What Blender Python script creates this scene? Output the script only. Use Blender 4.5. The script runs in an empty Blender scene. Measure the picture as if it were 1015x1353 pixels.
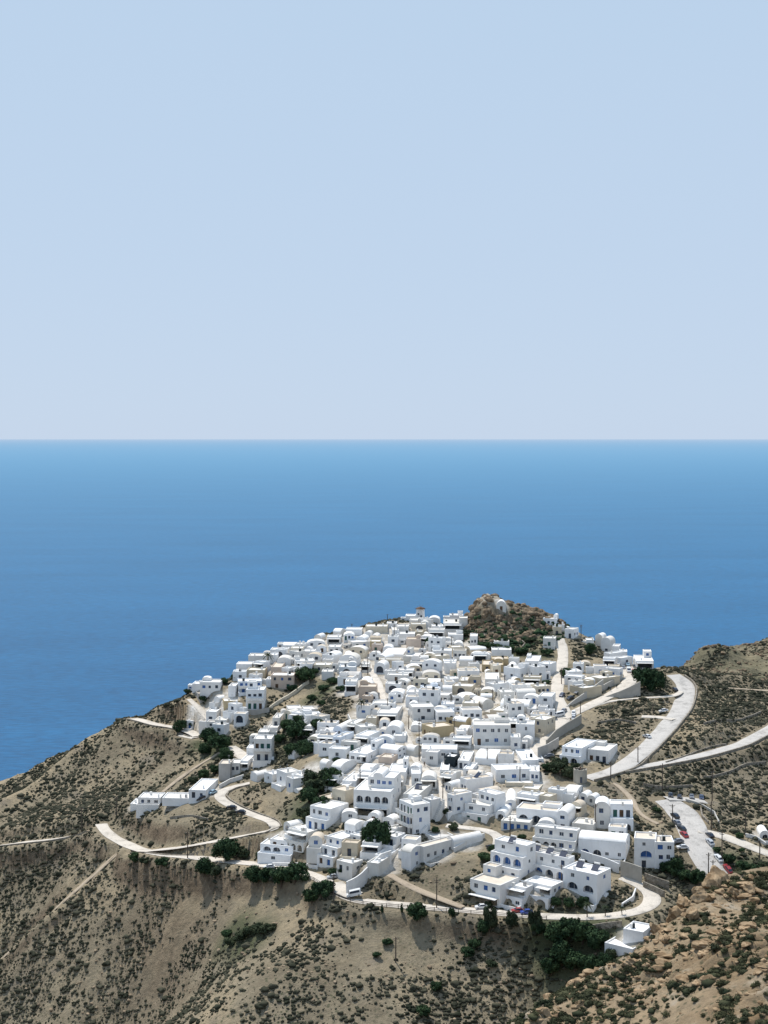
import bpy, bmesh, math, random
import numpy as np
from mathutils import Vector
from mathutils.geometry import tessellate_polygon

random.seed(7)
rng = np.random.default_rng(7)
PI = math.pi
F = 1900.0            # focal length in photo pixels
CX, HY = 507.5, 580.0 # optical column and horizon row of the photograph
SEA = -300.0
sc = bpy.context.scene
col = sc.collection

# ------------------------------------------------------------------ camera
cam = bpy.data.cameras.new('camera'); camo = bpy.data.objects.new('camera', cam)
col.objects.link(camo); sc.camera = camo
camo.location = (0, 0, 0); camo.rotation_euler = (PI/2, 0, 0)
cam.sensor_fit = 'VERTICAL'; cam.sensor_height = 36.0
cam.lens = 36.0*F/1353.0
cam.shift_y = -(676.5-HY+1.5)/1353.0
cam.clip_start = 1.0; cam.clip_end = 600000.0

# ------------------------------------------------------------------ numpy noise
_lat = rng.random((256, 256))
def vnoise(x, y):
    xi = np.floor(x).astype(int); yi = np.floor(y).astype(int)
    fx = x-xi; fy = y-yi
    fx = fx*fx*(3-2*fx); fy = fy*fy*(3-2*fy)
    a = _lat[xi & 255, yi & 255]; b = _lat[(xi+1) & 255, yi & 255]
    c = _lat[xi & 255, (yi+1) & 255]; d = _lat[(xi+1) & 255, (yi+1) & 255]
    return (a*(1-fx)+b*fx)*(1-fy)+(c*(1-fx)+d*fx)*fy
def fbm(x, y, o=4):
    v = 0; a = 1; t = 0
    for k in range(o):
        v = v+a*(vnoise(x*2**k+17.3*k, y*2**k+9.1*k)*2-1); t += a; a *= .5
    return v/t
def ridged(x, y, o=3):
    v = 0; a = 1; t = 0
    for k in range(o):
        v = v+a*(1-2*np.abs(vnoise(x*2**k+31.7*k, y*2**k+5.1*k)*2-1)); t += a; a *= .5
    return v/t

# ------------------------------------------------------------------ terrain heights
def hv(py): return 80+37*(py-815)/385.0
def world(px, py, h):
    D = F*h/(py-HY)
    return ((px-CX)*D/F, D, -h)
sil = [(-260,1190,52),(-120,1110,44),(0,1047,35),(50,1020,27),(100,992,21),(170,957,14),(200,942,10),(240,925,5),(265,915,3),(310,896,2),
       (340,880,1),(400,856,1),(470,836,0),(556,818,0),(620,836,0),(700,838,0),(727,834,0),(760,840,0),(790,855,0),(850,884,0),(880,888,1),(905,892,1)]
silR = [(905,864,16.5),(930,855,16),(960,849,15),(1015,841,16),(1150,825,18)]
C = []
for px, py, dh in sil:
    x, y, z = world(px, py, hv(py)+dh); C.append((x, y, z))
    C.append((x*1.03, y+16, z-3.5)); C.append((x*1.08, y+60, z-45)); C.append((x*1.2, y+160, z-118)); C.append((x*1.3, y+420, SEA-12))
for px, py, dh in silR:
    x, y, z = world(px, py, hv(py)+dh); C.append((x, y, z))
    C.append((x*1.05, y+25, z-4)); C.append((x*1.1, y+90, z-50)); C.append((x*1.2, y+220, SEA+100)); C.append((x*1.3, y+420, SEA-12))
inner = [(480,860,0),(540,860,0),(600,860,0),(660,872,0),(720,860,0),(420,880,1),(480,900,0),(540,900,0),(600,900,0),(660,900,0),(720,900,0),(770,890,0),(820,890,0),
 (460,940,0),(520,940,0),(580,940,0),(640,940,0),(700,940,0),(760,930,0),(840,920,0),(470,980,0),(530,980,0),(590,980,0),(650,980,0),(710,990,0),(780,975,1),(840,960,1),
 (480,1020,0),(540,1020,0),(600,1020,0),(660,1020,0),(720,1025,0),(800,1025,0),(850,992,0),(905,930,0),(912,900,0.5),(500,1060,0),(560,1060,0),(620,1060,0),(680,1060,0),(740,1065,0),(820,1070,0),(870,1060,0),
 (440,1100,1),(500,1100,1),(560,1110,0),(620,1110,0),(680,1110,0),(740,1110,0),(820,1110,0),(880,1110,0),(400,1120,3),(460,1140,1),(520,1150,0),(600,1150,0),(660,1160,0),(720,1160,0),(800,1160,0),(860,1165,0),
 (445,1188,1),(520,1197,0.5),(620,1202,0),(730,1212,-1),(810,1213,-1.5),(860,1203,-2),(840,1240,-3.2),
 (300,905,3),(350,900,2),(390,895,1),(300,940,5),(350,935,4),(400,925,4),(440,915,1),(260,965,9),(300,985,8),(350,965,7),(390,965,4),(420,960,2),(220,962,11),
 (170,1000,17),(180,1035,17),(120,1050,23),(60,1075,27),(250,1030,11),(0,1119,27),(-100,1130,34),(60,1112,24),(130,1095,19),(180,1122,15.5),(250,1132,10),(330,1142,6.3),(430,1152,2.5),
 (285,1050,8.5),(200,1070,13),(230,1095,10),(330,1080,7.7),(365,1093,3.5),(300,1110,7.4),(340,1030,7.5),(400,1040,3),(440,1050,0.5),(380,1065,5),(320,1050,7.5),(420,1000,1),(360,1000,4),(450,960,1),
 (0,1353,37),(0,1240,34),(60,1160,27),(-150,1300,50),(80,1200,26),(165,1122,17),(150,1353,27),(120,1270,26),(200,1190,17),(270,1220,13.4),(235,1290,19),(205,1353,24),(180,1400,28),
 (400,1230,5),(330,1300,3),(250,1370,8),(430,1205,3),(400,1353,2),(330,1190,8),(300,1260,11),(500,1240,2),(500,1353,1),(600,1250,2),(600,1353,3),(680,1280,2),(730,1255,1.5),(790,1270,1),(640,1353,3),
 (720,1353,4),(850,1290,-2.3),(900,1230,1),(950,1250,2),
 (950,940,1),(1015,965,1),(1080,940,2),(980,985,0.5),(920,1000,0.5),(860,1012,0),(950,915,8),(1015,917,12),(1080,918,14),(1015,938,7),(935,905,12),(930,880,15),(1015,880,17),
 (1015,1000,3),(1015,1050,4),(1015,1100,3),(1100,1100,5),(960,1050,2),(930,1100,0),(960,1110,0.5),(945,1160,0),(1015,1140,1),(900,1160,0),(1000,1200,2)]
for px, py, dh in inner: C.append(world(px, py, hv(py)+dh))
for x in (-600, -420, -260, -130, 0, 100, 220, 420):
    C.append((x, 220, -185 if x < 60 else -165)); C.append((x, 60, -150 if x < 60 else -120))
C += [(-420,420,-190),(-600,520,-230),(-700,700,SEA-10),(-900,300,-200),(330,420,-95),(330,320,-110),(330,560,-80),(500,420,-90),(500,700,-150),(650,500,-100),(0,1200,SEA-40),(-500,1100,SEA-30),(500,1200,SEA-30)]
C = np.array(C, float)
# drop controls that nearly coincide
keep = []
for i, c in enumerate(C):
    if all((C[j][0]-c[0])**2+(C[j][1]-c[1])**2 > 36 for j in keep): keep.append(i)
C = C[keep]
SC = 100.0
def phi(r2): return np.sqrt(r2+0.01)
P = C[:, :2]/SC
A = phi(((P[:, None]-P[None])**2).sum(-1)); n = len(P)
A[np.arange(n), np.arange(n)] -= 0.012
B = np.c_[P, np.ones(n)]
M = np.block([[A, B], [B.T, np.zeros((3, 3))]])
W = np.linalg.solve(M, np.r_[C[:, 2], np.zeros(3)])
def base_z(x, y):
    x = np.asarray(x, float)/SC; y = np.asarray(y, float)/SC
    out = W[n]*x+W[n+1]*y+W[n+2]
    for i in range(n): out = out+W[i]*phi((x-P[i, 0])**2+(y-P[i, 1])**2)
    return out

xs = np.r_[np.arange(-900, -270, 10.), np.arange(-270, 270, 1.0), np.arange(270, 901, 10.)]
ys = np.r_[np.arange(40, 300, 8.), np.arange(300, 740, 1.0), np.arange(740, 1300, 12.)]
GX, GY = np.meshgrid(xs, ys)
Z = base_z(GX, GY)
# large undulation: spurs and gullies that run down the slopes
Z += 1.1*fbm(GX/34+3, GY/34, 4)
wild = np.clip((346-GY)/22, 0, 1)+np.clip((-62-GX-(GY-420)*.25)/30, 0, 1)+np.clip((GX-100)/20, 0, 1)*np.clip((600-GY)/30, 0, 1)*np.clip((GY-380)/20, 0, 1)
wild = np.clip(wild, 0, 1)
ru = GX*.80-GY*.60; rv = GX*.60+GY*.80
Z += wild*(5.6*ridged(ru/36+4, rv/120+1, 3)-.8)
# the castle rock: a crag with a steep face towards the village
pr = np.array([(600,0),(610,1.5),(618,5),(624,9),(632,14.3),(642,16.4),(656,16.2),(666,13.6),(690,11.2),(705,9),(722,5.5),(742,2),(765,0)], float)
prx = (pr[:, 0]-CX)*605/F
wob = 2.2*fbm(GX/7, GY/7, 3)
hx = np.interp(GX+wob*.6, prx, pr[:, 1])
gy = GY+wob
fy = np.interp(gy, [566, 575, 585, 589, 593, 612, 622, 645], [0, .16, .34, .72, .93, 1, .8, 0])
crag = hx*fy
cm = np.clip(crag/4, 0, 1)
Z += crag+cm*(1.3*ridged(GX/6, GY/6, 3))
# right-hand rocky hill strata
rh = np.clip((GX-118)/25, 0, 1)*np.clip((GY-575)/25, 0, 1)*np.clip((745-GY)/40, 0, 1)
Z -= 5.5*np.exp(-((GX-152)/22)**2)*np.clip((GY-610)/40, 0, 1)*np.clip((800-GY)/60, 0, 1)
Z += rh*(-3.2+1.3*ridged(GX/14, GY/9, 3)+.7*np.sin(Z/1.4+2*fbm(GX/20, GY/20, 2)))

def sampler(ZZ, xs_, ys_):
    def f(x, y):
        x = np.asarray(x, float); y = np.asarray(y, float)
        i = np.clip(np.searchsorted(xs_, x)-1, 0, len(xs_)-2); j = np.clip(np.searchsorted(ys_, y)-1, 0, len(ys_)-2)
        fx = np.clip((x-xs_[i])/(xs_[i+1]-xs_[i]), 0, 1); fy_ = np.clip((y-ys_[j])/(ys_[j+1]-ys_[j]), 0, 1)
        return (ZZ[j, i]*(1-fx)+ZZ[j, i+1]*fx)*(1-fy_)+(ZZ[j+1, i]*(1-fx)+ZZ[j+1, i+1]*fx)*fy_
    return f
ground = sampler(Z, xs, ys)
DD = np.arange(300, 900, .4)
def hit(px, py, g=None, rngD=None):
    D = DD if rngD is None else rngD
    g = g or ground
    x = (px-CX)*D/F; zr = -(py-HY)*D/F
    below = zr <= g(x, D)
    k = int(np.argmax(below))
    if not below[k]: k = int(np.argmin(zr-g(x, D)))
    if k > 0:
        a = zr[k-1]-float(g(x[k-1], D[k-1])); b = zr[k]-float(g(x[k], D[k]))
        t = a/(a-b) if a > b else 0
        d = D[k-1]+(D[k]-D[k-1])*min(max(t, 0), 1)
    else: d = D[k]
    X = (px-CX)*d/F
    return X, d, float(g(X, d))
def proj(x, y, z): return CX+F*x/y, HY-F*z/y

# ------------------------------------------------------------------ roads (pixel polyline of the photo -> ground points)
ROADS = [
 ('coast_road', 'pale', 3.2, [(-60,1124),(0,1119),(60,1112),(108,1104),(134,1092)]),
 ('front_road', 'pale', 4.2, [(134,1090),(140,1100),(158,1112),(185,1124),(220,1131),(262,1134),(310,1140),(350,1144),(400,1152),(432,1164),(446,1180),(462,1191),(520,1196),(600,1202),(650,1206),(700,1211),(760,1213),(815,1212),(850,1204),(866,1190),(862,1178),(845,1168),(822,1160)]),
 ('hillside_road', 'pale', 3.4, [(180,1127),(235,1122),(290,1112),(340,1102),(364,1096),(366,1090),(340,1080),(312,1069),(292,1058),(288,1050),(302,1042),(330,1036)]),
 ('ridge_road', 'pale', 4.2, [(172,946),(180,952),(200,958),(228,962),(250,966),(262,974)]),
 ('ridge_footpath', 'pale', 2.2, [(250,925),(258,932),(268,940),(272,950),(285,960)]),
 ('village_lane', 'pale', 4.4, [(738,845),(744,862),(742,885),(737,905),(737,925),(746,942),(742,957),(728,972),(712,990),(700,1003)]),
 ('upper_road', 'pale', 5.0, [(742,950),(765,940),(792,927),(815,915),(832,902),(834,892),(820,886)]),
 ('cliff_track', 'pale', 2.2, [(772,938),(800,928),(850,923),(890,922),(900,915)]),
 ('main_road', 'road', 6.3, [(776,1030),(800,1024),(822,1015),(850,994),(878,966),(900,938),(907,915),(903,902),(890,893)]),
 ('valley_road', 'road', 5.2, [(818,1020),(866,1012),(925,1001),(975,987),(1005,972),(1045,948)]),
 ('lower_road', 'road', 8.4, [(880,1058),(898,1070),(911,1088),(919,1108),(930,1130),(945,1155),(965,1190)]),
 ('parking_strip', 'road', 4.5, [(880,1056),(905,1056),(932,1060)]),
 ('side_road', 'pale', 5.0, [(922,1098),(955,1105),(985,1116),(1010,1128),(1050,1140)]),
 ('quarry_track', 'dirt', 3.0, [(925,906),(960,910),(1015,914),(1060,916)]),
 ('stepped_lane', 'pave', 2.6, [(484,872),(492,890),(502,908),(507,925),(520,944),(530,962),(540,982),(548,1002),(562,1018),(580,1036),(587,1056),(588,1072)]),
 ('hotel_lane', 'pave', 3.4, [(590,1092),(625,1096),(655,1098),(664,1108),(660,1120),(650,1126)]),
 ('dirt_path', 'dirt', 2.4, [(515,1157),(528,1166),(548,1176),(580,1188),(612,1200)]),
 ('drain_channel', 'dirt', 2.4, [(163,1122),(120,1160),(80,1196),(40,1234),(0,1270)]),
 ('goat_path', 'dirt', 1.5, [(812,1036),(830,1050),(840,1066),(846,1080),(870,1090)]),
 ('upper_spur_path', 'dirt', 1.6, [(215,1048),(250,1020),(290,996)]),
 ('car_park', 'pale', 6.5, [(808,886),(822,884),(842,886)]),
 ('car_turning_space', 'pale', 6.0, [(440,1168),(452,1180),(470,1184)]),
 ('house_forecourt', 'pale', 6.0, [(245,972),(262,976)]),
 ('track_end', 'pale', 5.0, [(302,988),(318,998),(328,1004)]),
 ('layby', 'pale', 4.0, [(848,948),(880,948),(892,952)]),
]
road_data = []
flat_d = np.full(Z.shape, 1e9); flat_z = np.zeros(Z.shape); road_m = np.zeros(Z.shape)
def smooth(a, k):
    a = np.array(a, float)
    for _ in range(k): a[1:-1] = (a[:-2]+2*a[1:-1]+a[2:])/4
    return a
for name, kind, w, pts in ROADS:
    dp_ = [pts[0]]
    for a_, b_ in zip(pts[:-1], pts[1:]):
        k_ = max(1, int(math.hypot(b_[0]-a_[0], b_[1]-a_[1])/14))
        dp_ += [(a_[0]+(b_[0]-a_[0])*t_/k_, a_[1]+(b_[1]-a_[1])*t_/k_) for t_ in range(1, k_+1)]
    wp = [hit(*p) for p in dp_]
    # resample with Catmull-Rom
    q = np.array([(p[0], p[1]) for p in wp]); out = []
    qq = np.vstack([2*q[0]-q[1], q, 2*q[-1]-q[-2]])
    for i in range(1, len(qq)-2):
        L = np.linalg.norm(qq[i+1]-qq[i]); m = max(2, int(L/1.6))
        for t in np.arange(m)/m:
            out.append(.5*((2*qq[i])+(-qq[i-1]+qq[i+1])*t+(2*qq[i-1]-5*qq[i]+4*qq[i+1]-qq[i+2])*t*t+(-qq[i-1]+3*qq[i]-3*qq[i+1]+qq[i+2])*t**3))
    out.append(q[-1]); out = np.array(out)
    out = np.c_[smooth(out[:, 0], 9), smooth(out[:, 1], 9)]
    z = smooth(ground(out[:, 0], out[:, 1]), 12)
    road_data.append((name, kind, w, np.c_[out, z]))
    R = w/2+7
    for (x, y, zz) in np.c_[out, z]:
        i0, i1 = np.searchsorted(xs, [x-R, x+R]); j0, j1 = np.searchsorted(ys, [y-R, y+R])
        d = np.hypot(GX[j0:j1, i0:i1]-x, GY[j0:j1, i0:i1]-y)-w/2
        sub = flat_d[j0:j1, i0:i1]; m = d < sub
        sub[m] = d[m]; flat_z[j0:j1, i0:i1][m] = zz
blend = np.clip(1-(flat_d-1.3)/4.4, 0, 1); blend = blend*blend*(3-2*blend)
Zold = Z.copy()
Z += (flat_z-.22-Z)*np.where(flat_d < 1e8, blend, 0)
road_m = np.clip(1-(flat_d)/.8, 0, 1)
ground = sampler(Z, xs, ys)
road_dist = sampler(np.clip(flat_d, -9, 50), xs, ys)

# ------------------------------------------------------------------ materials
def nm(name):
    m = bpy.data.materials.new(name); m.use_nodes = True
    nt = m.node_tree; b = nt.nodes['Principled BSDF']
    b.inputs['Roughness'].default_value = .9
    b.inputs['Specular IOR Level'].default_value = .15
    return m, nt, b
def N(nt, t, **k):
    nd = nt.nodes.new(t)
    for a, v in k.items():
        if a in nd.inputs: nd.inputs[a].default_value = v
        else: setattr(nd, a, v)
    return nd
def ramp(nt, stops):
    r = nt.nodes.new('ShaderNodeValToRGB'); e = r.color_ramp.elements
    while len(e) < len(stops): e.new(.5)
    for el, (p, c) in zip(e, stops): el.position = p; el.color = (*c, 1)
    return r
def mix(nt, a, b, f, typ='MIX'):
    m = nt.nodes.new('ShaderNodeMix'); m.data_type = 'RGBA'; m.blend_type = typ
    for s, v in ((6, a), (7, b), (0, f)):
        if hasattr(v, 'default_value') or hasattr(v, 'is_output'): nt.links.new(v, m.inputs[s])
        elif s == 0: m.inputs[0].default_value = v
        else: m.inputs[s].default_value = (*v, 1)
    return m.outputs[2]
def bump(nt, b, h, dist, st=.6):
    bp = N(nt, 'ShaderNodeBump', Strength=st, Distance=dist)
    nt.links.new(h, bp.inputs['Height']); nt.links.new(bp.outputs[0], b.inputs['Normal'])
def plaster(name, c, var=.12, stain=.35, dirt=(.42, .36, .28)):
    m, nt, b = nm(name)
    tc = N(nt, 'ShaderNodeTexCoord'); geo = N(nt, 'ShaderNodeNewGeometry'); oi = N(nt, 'ShaderNodeObjectInfo')
    n1 = N(nt, 'ShaderNodeTexNoise', Scale=.45, Detail=5.0, Roughness=.65); nt.links.new(geo.outputs['Position'], n1.inputs['Vector'])
    mp = N(nt, 'ShaderNodeMapping'); mp.inputs['Scale'].default_value = (1.6, 1.6, .28); nt.links.new(geo.outputs['Position'], mp.inputs[0])
    n2 = N(nt, 'ShaderNodeTexNoise', Scale=1.3, Detail=6.0, Roughness=.7); nt.links.new(mp.outputs[0], n2.inputs['Vector'])
    r1 = ramp(nt, [(.3, tuple(x*(1-var) for x in c)), (.7, tuple(min(1, x*(1+var*.35)) for x in c))]); nt.links.new(n1.outputs[0], r1.inputs[0])
    r2 = ramp(nt, [(.56, (0, 0, 0)), (.8, (stain, stain, stain))]); nt.links.new(n2.outputs[0], r2.inputs[0])
    o = mix(nt, r1.outputs[0], dirt, r2.outputs[0])
    # small difference from house to house
    r3 = ramp(nt, [(0, (.80, .77, .71)), (.3, (.92, .90, .87)), (.6, (.98, .975, .965)), (1, (1, 1, 1))]); nt.links.new(oi.outputs['Random'], r3.inputs[0])
    o = mix(nt, o, r3.outputs[0], 1.0, 'MULTIPLY')
    nt.links.new(o, b.inputs['Base Color'])
    n3 = N(nt, 'ShaderNodeTexNoise', Scale=3.0, Detail=4.0); nt.links.new(geo.outputs['Position'], n3.inputs['Vector'])
    bump(nt, b, n3.outputs[0], .06, .5)
    return m
def flatm(name, c, rough=.7, spec=.2, metal=0):
    m, nt, b = nm(name); oi = N(nt, 'ShaderNodeNewGeometry')
    n1 = N(nt, 'ShaderNodeTexNoise', Scale=2.5, Detail=3.0); nt.links.new(oi.outputs['Position'], n1.inputs['Vector'])
    r = ramp(nt, [(.3, tuple(x*.8 for x in c)), (.7, tuple(min(1, x*1.15) for x in c))]); nt.links.new(n1.outputs[0], r.inputs[0])
    nt.links.new(r.outputs[0], b.inputs['Base Color'])
    b.inputs['Roughness'].default_value = rough; b.inputs['Specular IOR Level'].default_value = spec; b.inputs['Metallic'].default_value = metal
    return m
MT = {
 'w': plaster('whitewash', (.80, .795, .785), .12, .5),
 'h': plaster('fresh_whitewash', (.86, .86, .86), .07, .3),
 'b': plaster('cool_whitewash', (.70, .76, .84), .08, .2),
 'c': plaster('cream_render', (.66, .59, .47), .15, .4),
 'o': plaster('ochre_render', (.50, .41, .26), .12, .3, (.3, .25, .16)),
 'p': plaster('pinkish_render', (.58, .48, .40), .12, .3),
 'g': plaster('grey_render', (.42, .40, .37), .18, .5, (.22, .2, .17)),
 'k': flatm('dark_sheeting', (.02, .03, .035)),
 'roofw': plaster('roof_lime', (.84, .825, .80), .14, .55, (.5, .44, .36)),
 'roofc': plaster('roof_screed', (.66, .58, .48), .16, .4),
 'roofg': plaster('roof_worn', (.6, .57, .53), .2, .5, (.3, .28, .25)),
 'glass': flatm('dark_window', (.03, .045, .07), .25, .5),
 'blue': flatm('blue_joinery', (.05, .13, .34), .6),
 'wood': flatm('brown_joinery', (.11, .065, .04), .7),
 'green': flatm('green_joinery', (.04, .11, .09), .7),
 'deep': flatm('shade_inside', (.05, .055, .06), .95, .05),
 'metal': flatm('galvanised', (.35, .36, .37), .45, .5, .6),
 'panel': flatm('solar_panel', (.02, .03, .06), .25, .5),
 'awn': flatm('awning_cloth', (.72, .70, .66), .9),
 'rust': flatm('red_brown_cover', (.3, .1, .07), .8),
 'pole': flatm('weathered_pole', (.10, .08, .065), .9),
 'tyre': flatm('tyre_rubber', (.02, .02, .02), .9),
 'lamp': flatm('lamp_lens', (.6, .6, .58), .3, .5),
 'trunk': flatm('bark', (.10, .075, .055), .95),
}
def stone(name, c1, c2, scale=1.0):
    m, nt, b = nm(name); geo = N(nt, 'ShaderNodeNewGeometry')
    v = N(nt, 'ShaderNodeTexVoronoi', Scale=2.2*scale); nt.links.new(geo.outputs['Position'], v.inputs['Vector'])
    n1 = N(nt, 'ShaderNodeTexNoise', Scale=.8*scale, Detail=6.0); nt.links.new(geo.outputs['Position'], n1.inputs['Vector'])
    sx = N(nt, 'ShaderNodeSeparateColor'); nt.links.new(v.outputs['Color'], sx.inputs[0])
    r = ramp(nt, [(0, c1), (1, c2)]); nt.links.new(sx.outputs[0], r.inputs[0])
    r2 = ramp(nt, [(.3, (.65, .65, .65)), (.7, (1, 1, 1))]); nt.links.new(n1.outputs[0], r2.inputs[0])
    o = mix(nt, r.outputs[0], r2.outputs[0], 1.0, 'MULTIPLY'); nt.links.new(o, b.inputs['Base Color'])
    bump(nt, b, v.outputs['Distance'], .15, .6)
    return m
MT['stone'] = stone('dry_stone', (.20, .17, .13), (.38, .34, .28))
MT['rock'] = stone('cliff_rock', (.20, .15, .10), (.40, .31, .21), .35)
MT['conc'] = plaster('concrete', (.46, .44, .40), .15, .4, (.25, .23, .2))

def foliage(name, dark, light, sc_=.6):
    m, nt, b = nm(name); geo = N(nt, 'ShaderNodeNewGeometry'); oi = N(nt, 'ShaderNodeObjectInfo')
    n1 = N(nt, 'ShaderNodeTexNoise', Scale=sc_, Detail=3.0); nt.links.new(geo.outputs['Position'], n1.inputs['Vector'])
    r = ramp(nt, [(.32, dark), (.68, light)]); nt.links.new(n1.outputs[0], r.inputs[0])
    r3 = ramp(nt, [(0, (.7, .75, .8)), (1, (1.0, 1.0, 1.0))]); nt.links.new(oi.outputs['Random'], r3.inputs[0])
    o = mix(nt, r.outputs[0], r3.outputs[0], 1.0, 'MULTIPLY')
    nt.links.new(o, b.inputs['Base Color']); b.inputs['Specular IOR Level'].default_value = .05
    return m
MT['leaf'] = foliage('dark_evergreen_leaves', (.018, .038, .020), (.072, .112, .050))
MT['leafo'] = foliage('olive_leaves', (.035, .05, .028), (.085, .10, .055))
MT['scrub'] = foliage('phrygana_scrub', (.024, .028, .018), (.098, .092, .062), .14)
MT['scrubf'] = foliage('near_scrub', (.026, .034, .020), (.085, .085, .045), .25)

# ground: tan soil, stones, dry grass, with painted lime paving where houses stand
def ground_mat(name, warm):
    m, nt, b = nm(name); geo = N(nt, 'ShaderNodeNewGeometry')
    at = N(nt, 'ShaderNodeVertexColor', layer_name='mask'); sp = N(nt, 'ShaderNodeSeparateColor'); nt.links.new(at.outputs[0], sp.inputs[0])
    def ns(s, d=6.0, r=.65):
        q = N(nt, 'ShaderNodeTexNoise', Scale=s, Detail=d, Roughness=r); nt.links.new(geo.outputs['Position'], q.inputs['Vector']); return q.outputs[0]
    if warm: a, b_, c_ = (.21, .14, .075), (.42, .31, .19), (.31, .235, .15)
    else: a, b_, c_ = (.17, .138, .092), (.43, .335, .21), (.265, .222, .152)
    r1 = ramp(nt, [(.3, a), (.5, c_), (.72, b_)]); nt.links.new(ns(.045), r1.inputs[0])
    r2 = ramp(nt, [(.25, (.60, .60, .58)), (.5, (.95, .95, .95)), (.8, (1.25, 1.22, 1.18))]); nt.links.new(ns(.55, 8.0, .75), r2.inputs[0])
    o = mix(nt, r1.outputs[0], r2.outputs[0], 1.0, 'MULTIPLY')
    # greyer outcrop patches
    r4 = ramp(nt, [(.55, (0, 0, 0)), (.68, (.75, .75, .75))]); nt.links.new(ns(.09, 5.0), r4.inputs[0])
    o = mix(nt, o, (.17, .148, .118) if not warm else (.42, .36, .28), r4.outputs[0])
    # tiny tufts
    v = N(nt, 'ShaderNodeTexVoronoi', Scale=.75); nt.links.new(geo.outputs['Position'], v.inputs['Vector'])
    r5 = ramp(nt, [(.16, (1, 1, 1)), (.34, (0, 0, 0))]); nt.links.new(v.outputs['Distance'], r5.inputs[0])
    mm = N(nt, 'ShaderNodeMath', operation='MULTIPLY'); nt.links.new(r5.outputs[0], mm.inputs[0]); nt.links.new(sp.outputs[1], mm.inputs[1])
    o = mix(nt, o, (.075, .08, .045), mm.outputs[0])
    # steep rock
    sepn = N(nt, 'ShaderNodeSeparateXYZ'); nt.links.new(geo.outputs['Normal'], sepn.inputs[0])
    r6 = ramp(nt, [(.45, (1, 1, 1)), (.70, (0, 0, 0))]); nt.links.new(sepn.outputs[2], r6.inputs[0])
    rk = ramp(nt, [(.3, (.06, .045, .03)), (.55, (.20, .15, .10)), (.8, (.36, .28, .19))]); nt.links.new(ns(.35, 8.0, .7), rk.inputs[0])
    o = mix(nt, o, rk.outputs[0], r6.outputs[0])
    # village paving
    rv = ramp(nt, [(.3, (.34, .30, .25)), (.55, (.62, .58, .52)), (.75, (.74, .72, .68))]); nt.links.new(ns(.5, 6.0), rv.inputs[0])
    o = mix(nt, o, rv.outputs[0], sp.outputs[0])
    # green pockets
    o = mix(nt, o, (.06, .075, .035), sp.outputs[2])
    nt.links.new(o, b.inputs['Base Color'])
    ad = N(nt, 'ShaderNodeMath', operation='ADD'); nt.links.new(ns(.9, 8.0, .75), ad.inputs[0]); nt.links.new(ns(.25, 4.0), ad.inputs[1])
    bump(nt, b, ad.outputs[0], .9, .75)
    return m
MT['ground'] = ground_mat('dry_hillside', False)
MT['fground'] = ground_mat('near_rocky_hillside', True)
def road_mat(name, c):
    m, nt, b = nm(name); geo = N(nt, 'ShaderNodeNewGeometry')
    n1 = N(nt, 'ShaderNodeTexNoise', Scale=.3, Detail=8.0, Roughness=.7); nt.links.new(geo.outputs['Position'], n1.inputs['Vector'])
    n2 = N(nt, 'ShaderNodeTexNoise', Scale=3.0, Detail=4.0); nt.links.new(geo.outputs['Position'], n2.inputs['Vector'])
    r = ramp(nt, [(.3, tuple(x*.58 for x in c)), (.48, c), (.75, tuple(min(1, x*1.12) for x in c))]); nt.links.new(n1.outputs[0], r.inputs[0])
    r2 = ramp(nt, [(.3, (.78, .78, .78)), (.7, (1, 1, 1))]); nt.links.new(n2.outputs[0], r2.inputs[0])
    nt.links.new(mix(nt, r.outputs[0], r2.outputs[0], 1.0, 'MULTIPLY'), b.inputs['Base Color'])
    bump(nt, b, n2.outputs[0], .05, .4)
    return m
MT['pale'] = road_mat('bleached_concrete', (.62, .56, .48)); MT['road'] = road_mat('bleached_asphalt', (.52, .49, .45))
MT['pave'] = road_mat('lime_paving', (.66, .60, .52)); MT['dirt'] = road_mat('packed_earth', (.42, .34, .25))

# ------------------------------------------------------------------ object helpers
def link(o, parent=None):
    col.objects.link(o)
    if parent: o.parent = parent
    return o
def mesh_obj(name, V, Fc, mat, parent=None, smooth_=False):
    me = bpy.data.meshes.new(name); me.from_pydata([tuple(v) for v in V], [], Fc)
    me.materials.append(MT[mat] if isinstance(mat, str) else mat)
    if smooth_: me.polygons.foreach_set('use_smooth', [True]*len(me.polygons))
    me.update()
    return link(bpy.data.objects.new(name, me), parent)
def np_mesh(name, V, Fq, mat, smooth_=False, parent=None):
    V = np.ascontiguousarray(V, np.float32); Fq = np.ascontiguousarray(Fq, np.int32); k = Fq.shape[1]
    me = bpy.data.meshes.new(name); me.vertices.add(len(V)); me.vertices.foreach_set('co', V.ravel())
    me.loops.add(Fq.size); me.loops.foreach_set('vertex_index', Fq.ravel())
    me.polygons.add(len(Fq)); me.polygons.foreach_set('loop_start', np.arange(0, Fq.size, k, dtype=np.int32))
    try: me.polygons.foreach_set('loop_total', np.full(len(Fq), k, np.int32))
    except Exception: pass
    if smooth_: me.polygons.foreach_set('use_smooth', np.ones(len(Fq), bool))
    me.update(calc_edges=True); me.validate()
    me.materials.append(MT[mat] if isinstance(mat, str) else mat)
    return link(bpy.data.objects.new(name, me), parent)
def empty(name, loc, rz=0):
    o = bpy.data.objects.new(name, None); o.location = loc; o.rotation_euler = (0, 0, rz); o.empty_display_size = .5
    return link(o)
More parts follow.
